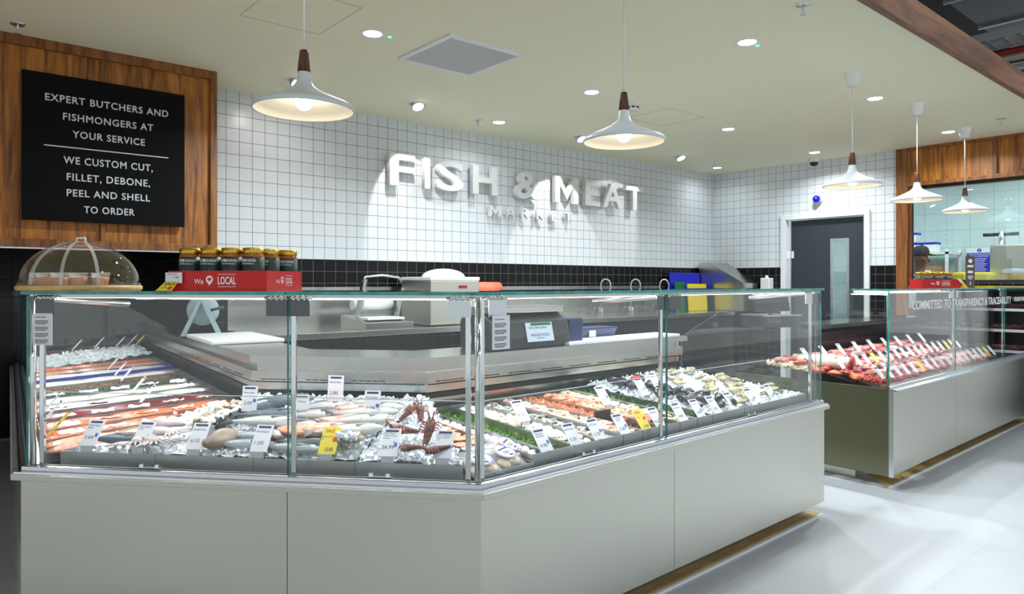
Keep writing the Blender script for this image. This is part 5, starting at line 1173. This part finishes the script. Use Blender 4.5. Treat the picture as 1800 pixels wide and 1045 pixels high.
# dome cover with sample pots
dp = FP.at(BS, .095, .225, ZG)
t = thing('cake_dome', 'clear acrylic dome cover on a round wooden board at the left end', 'dome cover', tuple(dp), FP.ang[BS])
MB().lathe([(.0001, 0), (.205, 0), (.212, .004), (.212, .016), (.207, .020), (.0001, .020)], 48).build('wooden_board', M['oak'], t)
MB().lathe([(.204*math.cos(R(a)), .022+.168*math.sin(R(a))) for a in range(0, 91, 6)], 48).build('dome', M['acryl'], t)
MB().lathe([(.196, .021), (.208, .021), (.208, .028), (.200, .028)], 48).build('rim', M['acryl'], t)
M['band'] = film_mat('milky_strip', (.85, .86, .86), .45, .2)
for rz, wd in ((-100, .022), (-68, .012), (-35, .012)):
    mb = MB(); ring = []
    for k in range(17):
        a = R(k*90/16); rr = .2055*math.cos(a); zz = .022+.1695*math.sin(a); ring.append((rr, zz))
    mb.add([(rr, -wd/2, zz) for rr, zz in ring]+[(rr, wd/2, zz) for rr, zz in ring], [(k, k+1, 17+k+1, 17+k) for k in range(16)], 0, True); mb.build('dome_band', M['band'], t, (0, 0, 0), (0, 0, R(rz)))
MB().tube([(-.02, 0, .188), (-.018, 0, .204), (.018, 0, .204), (.02, 0, .188)], .004, 8).build('handle', M['white_gloss'], t)
CUPB = MB().lathe([(.0001, 0), (.024, 0), (.032, .044), (.034, .045), (.033, .047)], 24).mesh('cup', film_mat('frosted_cup', (.95, .95, .93), .3, .25)); CUPF = MB().lathe([(.0001, .002), (.0235, .002), (.029, .028), (.0001, .03)], 20).mesh('sample', mat('orange_sample', srgb(224, 124, 26), .3))
for k, (x, y) in enumerate(((-.13, -.06), (-.07, -.095), (0, -.105), (.07, -.095), (.13, -.06), (-.09, .0), (.0, -.02), (.085, .0))):
    r = thing('sample_cup', 'small clear cup of orange sample under the dome cover', 'cup', tuple(dp+Vector((Matrix.Rotation(FP.ang[BS], 4, 'Z') @ Vector((x, y, .021))))), 0, 'sample cups under the dome'); link('cup', CUPB, r); link('sample', CUPF, r)
# notices on the glass
def notice(i, s, n):
    t = thing('allergen_notice', n, 'notice', tuple(FP.at(i, s, .045, 1.152)), FP.ang[i], 'allergen notices on the glass')
    MB().box((-.039, 0, -.058), (.039, .0015, .058)).build('sheet', M['paper'], t)
    link('lettering', fit_text('Customer advisory', .044, .006, M['ink'], off=.02), t, (-.008, -.0006, .044), (R(90), 0, 0))
    mb = MB()
    for b in range(4):
        for l in range(3): mb.cbox((-.004-.003*(l == 2), -.0005, .030-.023*b-.0055*l), (.054-.012*(l == 2), .0006, .0022))
    mb.build('text_lines', M['ink'], t)
notice(BS, .089, 'white notice sheet on the glass by the left post'); notice(AS, .114, 'white notice sheet on the glass right of the corner post')

# on the meat counter
p = MP.at(1, 1.56, .26, 1.2815); carton(tuple(p), R(-42), .30, .19, .07, 'red display carton of jars on the far meat counter')
for k in range(6):
    q = Matrix.Rotation(R(-42), 4, 'Z') @ Vector((-.10+.09*(k % 3), -.045+.085*(k//3), .004)); jar(tuple(p+q), R(-42), 'sauce jar in the far red carton on the meat counter', 'jars in the far carton', .82)
t = thing('price_strip', 'curled yellow and white price strip on the far red carton', 'label', tuple(p+Matrix.Rotation(R(-42), 4, 'Z') @ Vector((.145, -.11, 0))), R(-42))
mb = MB(); pts = [(-.045, .075), (-.030, .066), (-.014, .045), (.004, .018), (.03, -.012)]
mb.add([(x, -.002-.004*k, z) for k, (x, z) in enumerate(pts)]+[(x+.026, -.002-.004*k, z) for k, (x, z) in enumerate(pts)], [(k, k+1, 5+k+1, 5+k) for k in range(4)], 0, True); mb.m = [1, 1, 0, 0]; mb.build('strip', [M['yellow'], M['paper']], t)
t = thing('brown_sign', 'narrow brown upright sign with white print beside the far red carton', 'sign', tuple(MP.at(1, 2.24, .20, 1.2815)), R(-42))
MB().box((-.038, -.002, 0), (.038, .002, .27)).build('board', mat('brown_board', srgb(92, 80, 66), .6), t)
mb = MB(); mb.lathe([(.0001, 0), (.018, 0)], 14, M=Matrix.Translation((0, -.0028, .23)) @ Matrix.Rotation(R(90), 4, 'X'))
for z, w, h in ((.185, .05, .018), (.135, .044, .02), (.10, .04, .006), (.088, .046, .006), (.075, .03, .006)): mb.cbox((0, -.0026, z), (w, .0006, h))
mb.cbox((0, -.0026, .035), (.007, .0006, .03)); mb.build('white_print', M['white_txt'], t)
t = thing('leaflet_crate', 'small wooden crate of leaflets at the right edge on the meat counter', 'crate', tuple(MP.at(1, 3.28, .13, 1.2815)), R(-30)); t.scale = (.7, .7, .9)
mb = MB(); mb.box((-.13, -.09, 0), (.13, .09, .01)); [mb.box((-.13, y, .01), (.13, y+.01, .15)) for y in (-.09, .08)]; [mb.box((x, -.08, .01), (x+.01, .08, .15)) for x in (-.13, .12)]; mb.build('crate', M['oak'], t)
mb = MB(); [mb.box((-.11+.02*k, -.07, .012), (-.105+.02*k, .07, .19+.004*(k % 3))) for k in range(11)]; mb.build('leaflets', M['paper'], t)

# ------------------------------------------------------------------ on the worktops behind
mb = MB(); c4 = [(1.222, 4.05), (1.629, 4.065), (1.771, 4.841), (1.32, 4.742)]
o = MB().box((-.205, -.36, 0), (.205, .36, .022)).build('chopping_board', M['white_pl'], None, (1.49, 4.43, .9685), (0, 0, R(-5)), bevel=.006); tag(o, 'thick white chopping board on the left worktop', 'chopping board')
t = thing('slicer_guard', 'grey round disc on an A shaped stand behind the white board', 'slicer', (1.43, 4.86, .9685), R(-30))
MB().lathe([(.0001, -.008), (.098, -.008), (.104, 0), (.098, .008), (.0001, .008)], 40, M=Matrix.Translation((0, .03, .17)) @ Matrix.Rotation(R(90), 4, 'X')).build('disc', M['greyblue'], t)
for sg in (-1, 1): mb = MB(); mb.hexa([(sg*.13, -.02, 0), (sg*.10, -.02, 0), (sg*.10, .01, 0), (sg*.13, .01, 0)], [(sg*.02, -.02, .235), (sg*-.004, -.02, .235), (sg*-.004, .01, .235), (sg*.02, .01, .235)]); mb.build('stand_leg', M['greyblue'], t, fix=True)
MB().tube([(.05, .03, .17), (.13, .03, .19)], .012, 10).build('knob_arm', M['rubber'], t)
t = thing('hand_wrapper', 'steel film wrapping machine with arched handle on the back counter', 'wrapping machine', (2.57, 4.56, .99), 0)
mb = MB(); mb.hexa([(-.20, -.2, 0), (.19, -.2, 0), (.19, .18, 0), (-.20, .18, 0)], [(-.20, -.2, .05), (.19, -.2, .05), (.19, .18, .095), (-.20, .18, .095)]); mb.build('base', M['steel_l'], t, bevel=.003, fix=True)
MB().box((-.15, -.14, .066), (.15, .10, .082)).build('hot_plate', M['white_pl'], t)
for x in (-.17, .15): MB().box((x-.012, -.01, .06), (x+.012, .03, .33), M=Matrix.Translation((.0, .0, 0)) @ Matrix.Rotation(R(12), 4, 'Y')).build('side_arm', M['steel_l'], t)
MB().tube([(-.11, .01, .34), (-.09, .01, .375), (.05, .01, .388), (.19, .01, .372), (.215, .01, .335)], .009, 10).build('arched_handle', M['alu'], t)
MB().tube([(-.16, .08, .17), (.17, .08, .17)], .04, 16).build('film_roll', M['white_pl'], t)
t = thing('vacuum_packer', 'boxy steel vacuum packer with white domed lid on the back counter', 'vacuum packer', (3.18, 4.63, .99))
MB().box((-.23, -.21, .01), (.23, .215, .35)).build('body', M['steel'], t, bevel=.006)
MB().box((-.235, -.215, .35), (.235, .22, .378)).build('lid_base', M['white_pl'], t, bevel=.006)
MB().lathe([(.175*math.cos(R(a)), .07*math.sin(R(a))) for a in range(0, 91, 9)], 32, c=(.03, 0, .376)).build('domed_lid', M['white_gloss'], t)
MB().box((.03, -.214, .288), (.11, -.209, .312)).build('red_badge', mat('red_badge', srgb(150, 40, 34), .5), t); MB().box((-.03, -.216, .10), (.08, -.209, .20)).build('control_panel', M['black'], t)
MB().lathe([(.0001, .012), (.014, .012), (.016, 0)], 20, M=Matrix.Translation((.0, -.216, .16)) @ Matrix.Rotation(R(90), 4, 'X')).build('dial', M['white_pl'], t)
t = thing('wall_roll', 'pink paper roll on the wall right of the vacuum packer', 'paper roll', (3.95, 4.86, 1.27))
MB().tube([(-.28, 0, 0), (.02, 0, 0)], .06, 20).build('roll', M['pinkroll'], t); MB().tube([(-.30, 0, 0), (.05, 0, 0)], .012, 10).build('spindle', M['alu'], t)
MB().box((-.31, -.02, -.02), (-.29, .10, .02)).box((.03, -.02, -.02), (.05, .10, .02)).build('bracket', M['alu'], t)
for x, n in ((5.33, 'left swan neck tap of the three on the sink run'), (5.80, 'middle swan neck tap of the three on the sink run'), (6.29, 'right swan neck tap of the three on the sink run')):
    t = thing('swan_tap', n, 'tap', (x, 4.80, 1.0), R(-40), 'swan neck taps')
    MB().tube([(-.05, 0, .05), (-.05, 0, .28)]+[(-.05*math.cos(R(a)), 0, .30+.06*math.sin(R(a))) for a in range(0, 181, 20)]+[(.05, 0, .25)], .008, 10).build('spout', M['chrome'], t)
    MB().tube([(-.05, 0, 0), (-.05, 0, .06)], .014, 12).build('column', M['chrome'], t)
    for y in (-.09, .09): MB().tube([(-.05, y, 0), (-.05, y, .075)], .013, 12).build('valve', M['chrome'], t)
    MB().tube([(-.05, -.12, .05), (-.05, .12, .05)], .009, 10).build('crossbar', M['chrome'], t)
for x, y, w, h, m_, rz, n in ((6.80, 4.87, .58, .44, 'blue_pl', 0, 'blue chopping board standing at the back of the sink run'), (6.84, 4.74, .36, .31, 'yellow_pl', 0, 'yellow chopping board standing in front of the blue one'), (6.60, 4.80, .18, .33, 'green_pl', 0, 'green chopping board edge between blue and yellow boards')):
    tag(MB().box((-w/2, -.008, 0), (w/2, .008, h)).build('chopping_board', M[m_], None, (x, y, 1.001), (R(-4), 0, R(rz)), bevel=.004), n, 'chopping board')
t = thing('hand_basin_guard', 'steel splash guard with sloped top in the tiled corner', 'splash guard', (7.28, 4.6, 1.0))
mb = MB(); mb.hexa([(-.18, -.28, 0), (-.18, .30, 0), (-.18, .30, .56), (-.18, .16, .56), (-.18, -.28, .32)], [(.19, -.28, 0), (.19, .30, 0), (.19, .30, .56), (.19, .16, .56), (.19, -.28, .32)]); mb.build('guard', M['steel_l'], t, fix=True)
t = thing('soap_dispenser', 'white soap dispenser on the end wall left of the door', 'soap dispenser', (7.49, 4.60, 1.25)); t.location = (7.47, 4.22, 1.25)
MB().box((-.09, -.055, 0), (.015, .055, .13)).build('housing', M['white_gloss'], t, bevel=.012); MB().tube([(-.05, 0, -.03), (-.05, 0, 0)], .014, 10).build('spout', M['white_pl'], t); MB().ball((-.04, 0, .14), .02).build('knob', M['white_pl'], t)
# things on the worktop behind the straight display
wz = .9685
t = thing('wrapping_unit', 'black rounded packing unit with steel tray top behind the display', 'packing unit', tuple(FP.at(AS, 1.18, 1.13, wz)), FP.ang[AS])
mb = MB(); prof = [(-.14, 0), (.13, 0), (.13, .15), (.10, .185), (-.05, .19), (-.12, .15), (-.145, .06)]
mb.hexa([(-.32, y, z) for y, z in prof], [(.26, y, z) for y, z in prof]); mb.build('body', M['rubber'], t, bevel=.012, fix=True)
MB().box((-.30, -.10, .19), (.25, .12, .225)).build('steel_top', M['steel_l'], t, bevel=.004)
MB().box((.30, -.10, 0), (.42, .10, .15)).build('dark_cartridge', M['navy_pl'], t, bevel=.02)
t2 = thing('date_label', 'white date card with a green band on the black packing unit', 'label', tuple(FP.at(AS, 1.20, .975, wz+.035)), (R(-14), 0, FP.ang[AS]))
MB().box((-.10, -.001, 0), (.10, .001, .105)).build('card', mat('pale_blue_card', srgb(206, 226, 246), .6), t2); MB().box((-.06, -.002, .088), (.09, -.001, .103)).build('green_band', M['green_pl'], t2)
link('lettering', fit_text('024 ERA JAN', .13, .014, M['ink']), t2, (-.01, -.002, .074), (R(90), 0, 0)); link('lettering', fit_text('WHOLE FOODS', .14, .016, M['navy']), t2, (0, -.002, .036), (R(90), 0, 0)); link('lettering', fit_text('MARKET', .06, .007, M['navy']), t2, (0, -.002, .018), (R(90), 0, 0))
t = thing('blue_tub', 'long dark blue tub on the worktop behind the display', 'tub', tuple(FP.at(AS, 1.78, 1.20, wz)), FP.ang[AS])
mb = MB(); mb.hexa([(-.26, -.05, .0), (.22, -.05, 0), (.22, .06, 0), (-.26, .06, 0)], [(-.24, -.07, .075), (.25, -.07, .075), (.25, .08, .075), (-.24, .08, .075)]); mb.build('tub', M['navy_pl'], t, bevel=.008, fix=True); MB().box((-.02, -.068, .02), (.04, -.062, .06)).build('sticker', M['paper'], t)
tag(MB().box((-.55, -.13, 0), (.50, .07, .016)).build('wrapping_sheets', M['paper'], None, tuple(FP.at(AS, 1.95, 1.085, wz)), (0, 0, FP.ang[AS]), bevel=.002), 'flat stack of white wrapping sheets on the worktop', 'paper')
# till screen behind the meat counter
t = thing('scale_screen', 'black weighing scale with screen on the worktop behind the meat', 'scale', tuple(MP.at(1, .55, 1.12, wz)), R(-20))
MB().box((-.18, -.12, 0), (.18, .14, .09)).build('base', M['rubber'], t, bevel=.008); MB().box((-.17, -.05, .12), (.17, -.02, .28), M=Matrix.Rotation(R(-12), 4, 'X')).build('screen', M['black'], t, bevel=.004); MB().tube([(0, .02, .08), (0, 0, .16)], .02, 10).build('screen_neck', M['rubber'], t); MB().box((-.19, -.13, .09), (.19, .15, .10)).build('weighing_plate', M['steel_l'], t)

# ------------------------------------------------------------------ preparation room behind the window
t = thing('storage_shelf', 'steel shelf unit with boxes in the preparation room', 'shelf', (9.98, 3.55, 0))
mb = MB(); [mb.box((x, y, 0), (x+.03, y+.03, 1.75)) for x in (-.25, .22) for y in (-.45, .45)]; mb.build('upright', M['white_pl'], t); 
for z in (.5, 1.05, 1.30, 1.68): MB().box((-.25, -.45, z), (.25, .48, z+.03)).build('shelf_board', M['white_pl'], t)
for y, z, w, h, n in ((3.30, 1.333, .26, .20, 'brown cardboard box with white label on the prep room shelf'), (3.62, 1.333, .24, .22, 'second brown box deeper on the prep room shelf'), (3.36, 1.083, .30, .18, 'brown box on the lower prep room shelf')):
    t = thing('cardboard_box', n, 'box', (9.82, y, z), 0); MB().box((-.12, -w/2, 0), (.12, w/2, h)).build('box', M['card_brown'], t, bevel=.003); MB().box((-.123, -.02, .05), (-.12, .07, .15)).build('paper_label', M['paper'], t)
tag(MB().box((-.15, -.17, 0), (.15, .17, .24)).build('green_crate', M['green_pl'], None, (9.9, 3.42, 1.05+.031), bevel=.01), 'green crate low on the prep room shelf', 'crate')
for k, (y, z) in enumerate(((3.32, 1.712), (3.50, 1.712), (3.70, 1.712), (3.55, 1.842), (3.72, 1.842))):
    t = thing('storage_tub', 'clear storage tub with blue lid on the top prep room shelf', 'tub', (9.85, y, z), 0, 'blue lidded tubs'); MB().box((-.08, -.075, 0), (.08, .075, .10)).build('tub', M['white_pl'], t, bevel=.01); MB().box((-.085, -.08, .10), (.085, .08, .128)).build('lid', M['blue_pl'], t, bevel=.006)
t = thing('bandsaw_notice', 'blue and white safety notice on the far prep room wall', 'notice', (10.29, 2.92, 1.57), R(-90))
MB().box((-.15, -.004, -.20), (.15, 0, .20)).build('board', M['white_pl'], t); MB().box((-.138, -.006, -.19), (.138, -.004, .135)).build('blue_panel', M['blue_pl'], t)
for s_, w, z in (('CODE OF PRACTICE FOR', .24, .115), ('USE OF BANDSAWS', .20, .092)): link('lettering', fit_text(s_, w, .016, M['white_txt'], off=.01), t, (0, -.007, z), (R(90), 0, 0))
mb = MB(); [mb.cbox((-.02, -.0065, .06-.022*k), (.21-.03*(k % 3), .0006, .006)) for k in range(11)]; mb.build('text_lines', M['white_txt'], t)
MB().lathe([(.0001, 0), (.024, 0)], 24, M=Matrix.Translation((0, -.005, .167)) @ Matrix.Rotation(R(90), 4, 'X')).build('blue_disc', M['blue_pl'], t); MB().cbox((0, -.006, .170), (.006, .0006, .022)).cbox((0, -.006, .153), (.006, .0006, .006)).build('exclamation_mark', M['white_txt'], t)
t = thing('bandsaw', 'steel machine with wheel handle in the preparation room', 'machine', (9.4, 2.2, 0))
MB().box((-.25, -.35, 0), (.25, .30, 1.75)).build('cabinet', M['steel'], t, bevel=.02); MB().box((-.30, .30, .85), (.30, .75, .90)).build('table', M['steel_l'], t); MB().tube([(-.1, .22, 1.75), (-.1, .22, 1.9)], .03, 12).build('column', M['alu'], t); MB().tube([(-.1, .06, 1.87), (-.1, .40, 1.87)], .02, 10).build('handle_bar', M['dark_metal'], t)
tag(MB().box((-.2, -.18, 0), (.2, .18, .42)).build('yellow_bin', M['yellow_pl'], None, (9.1, 2.62, 1.02), bevel=.03), 'yellow tub beside the steel machine in the prep room', 'tub')
tag(MB().box((-.2, -.22, 0), (.2, .22, 1.02)).build('prep_table', M['steel_l'], None, (9.1, 2.62, 0), bevel=.01), 'steel stand under the yellow tub in the prep room', 'stand')

def skin_obj(name, verts, edges, radii, m, parent, root=0, levels=2):
    me = bpy.data.meshes.new(name); me.from_pydata(verts, edges, []); o = link(name, me, parent); me.materials.append(m)
    sk = o.modifiers.new('skin', 'SKIN'); sk.use_smooth_shade = True
    for k, r in enumerate(radii):
        me.skin_vertices[0].data[k].radius = (r, r) if not isinstance(r, tuple) else r; me.skin_vertices[0].data[k].use_root = (k == root)
    o.modifiers.new('subd', 'SUBSURF').levels = levels; o.modifiers['subd'].render_levels = levels
    dg = bpy.context.evaluated_depsgraph_get(); nm = bpy.data.meshes.new_from_object(o.evaluated_get(dg)); o.modifiers.clear(); o.data = nm
    for p in nm.polygons: p.use_smooth = True
    return o
t = thing('person', 'person in white shirt, dark cap and dark apron behind the window', 'person', (9.30, 3.28, 0), R(50))
V = [(0, 0, .95), (0, 0, 1.15), (0, 0, 1.34), (0, -.01, 1.44), (0, -.02, 1.52), (0, -.03, 1.60), (0, -.02, 1.70),
     (.17, 0, 1.38), (.22, -.02, 1.12), (.19, -.20, 1.02), (.17, -.28, 1.02), (-.17, 0, 1.38), (-.22, -.02, 1.12), (-.19, -.20, 1.02), (-.17, -.28, 1.02),
     (.10, 0, .88), (.11, -.01, .48), (.11, .01, .08), (.11, -.12, .04), (-.10, 0, .88), (-.11, -.01, .48), (-.11, .01, .08), (-.11, -.12, .04)]
Ed = [(0, 1), (1, 2), (2, 3), (3, 4), (4, 5), (5, 6), (2, 7), (7, 8), (8, 9), (9, 10), (2, 11), (11, 12), (12, 13), (13, 14), (0, 15), (15, 16), (16, 17), (17, 18), (0, 19), (19, 20), (20, 21), (21, 22)]
Rd = [(.15, .11), (.14, .105), (.155, .105), (.06, .055), (.055, .055), (.078, .092), (.07, .085), .065, .048, .036, .03, .065, .048, .036, .03, .09, .06, .045, .04, .09, .06, .045, .04]
skin_obj('body', V, Ed, Rd, M['skin'], t)
V2 = [(0, 0, .95), (0, 0, 1.15), (0, 0, 1.34), (0, -.005, 1.41), (.17, 0, 1.385), (.21, -.01, 1.20), (.222, -.03, 1.10), (-.17, 0, 1.385), (-.21, -.01, 1.20), (-.222, -.03, 1.10)]
skin_obj('shirt', V2, [(0, 1), (1, 2), (2, 3), (2, 4), (4, 5), (5, 6), (2, 7), (7, 8), (8, 9)], [(.17, .13), (.16, .125), (.17, .12), (.075, .07), .082, .066, .06, .082, .066, .06], M['cloth'], t)
mb = MB(); mb.hexa([(-.15, -.135, .45), (.15, -.135, .45), (.15, -.15, .45), (-.15, -.15, .45)], [(-.10, -.13, 1.32), (.10, -.13, 1.32), (.10, -.142, 1.32), (-.10, -.142, 1.32)]); mb.build('apron', M['apron'], t, fix=True)
mb = MB(); [mb.tube([(sg*.08, -.135, 1.31), (sg*.075, -.10, 1.42), (sg*.06, .05, 1.45), (sg*.02, .12, 1.30)], .014, 8) for sg in (-1, 1)]; mb.build('apron_strap', M['apron'], t)
mb = MB(); mb.lathe([(.094, 1.665), (.096, 1.70), (.082, 1.75), (.045, 1.775), (.0001, 1.78)], 24, c=(0, -.025, 0)); mb.hexa([(-.075, -.10, 1.668), (.075, -.10, 1.668), (.05, -.185, 1.655), (-.05, -.185, 1.655)], [(-.075, -.10, 1.676), (.075, -.10, 1.676), (.05, -.185, 1.662), (-.05, -.185, 1.662)]); mb.build('cap', M['apron'], t)
mb = MB(); mb.ball((0, -.125, 1.595), (.014, .022, .022), n=10, k=6); mb.ball((.088, -.02, 1.60), (.012, .02, .03), n=8, k=6); mb.ball((-.088, -.02, 1.60), (.012, .02, .03), n=8, k=6); mb.build('nose_and_ears', M['skin'], t)
mb = MB(); [mb.ball((sg*.032, -.108, 1.625), (.013, .008, .008), n=10, k=6) for sg in (-1, 1)]; mb.build('eyes', M['white_pl'], t)

# added dark cabinet with meat packs, imitating shelf reflections in the counter glass
t = thing('reflection_cabinet', 'added dark open cabinet imitating shelf reflections in the meat counter glass', 'cabinet', (8.58, 2.25, 0), R(-90))
MB().box((-.72, .12, 0), (.72, .16, 1.27)).box((-.72, -.22, 0), (.72, .12, .06)).box((-.72, -.22, .06), (-.68, .12, 1.27)).box((.68, -.22, .06), (.72, .12, 1.27)).box((-.68, -.22, 1.24), (.68, .12, 1.27)).build('carcass', M['black'], t)
for z in (.62, .83, 1.04): MB().box((-.68, -.22, z), (.68, .12, z+.02)).build('shelf_board', M['dark_metal'], t); MB().box((-.68, -.226, z-.004), (.68, -.22, z+.024)).build('price_rail', M['alu'], t)
PKT = MB().box((-.06, -.09, 0), (.06, .09, .028)).mesh('tray', M['black'], bevel=.006); PKM = blob_mesh('meat', (.10, .15, .03), 'beef', 2, .1, 14, 8); PKL = MB().cbox((0, -.02, .0445), (.05, .07, .001)).mesh('pack_label', M['paper'])
for z, nm in ((.641, 'lowest'), (.851, 'middle'), (1.061, 'top')):
    for k in range(9):
        r = thing('reflection_pack', f'black tray of red meat on the {nm} shelf of the added reflection cabinet', 'meat pack', (8.50, 1.65+.15*k, z), R(-90+rnd.uniform(-4, 4)), f'added meat packs on the {nm} cabinet shelf'); r.rotation_euler.x = R(0)
        link('tray', PKT, r); link('meat', PKM, r, (0, 0, .028)); link('pack_label', PKL, r)
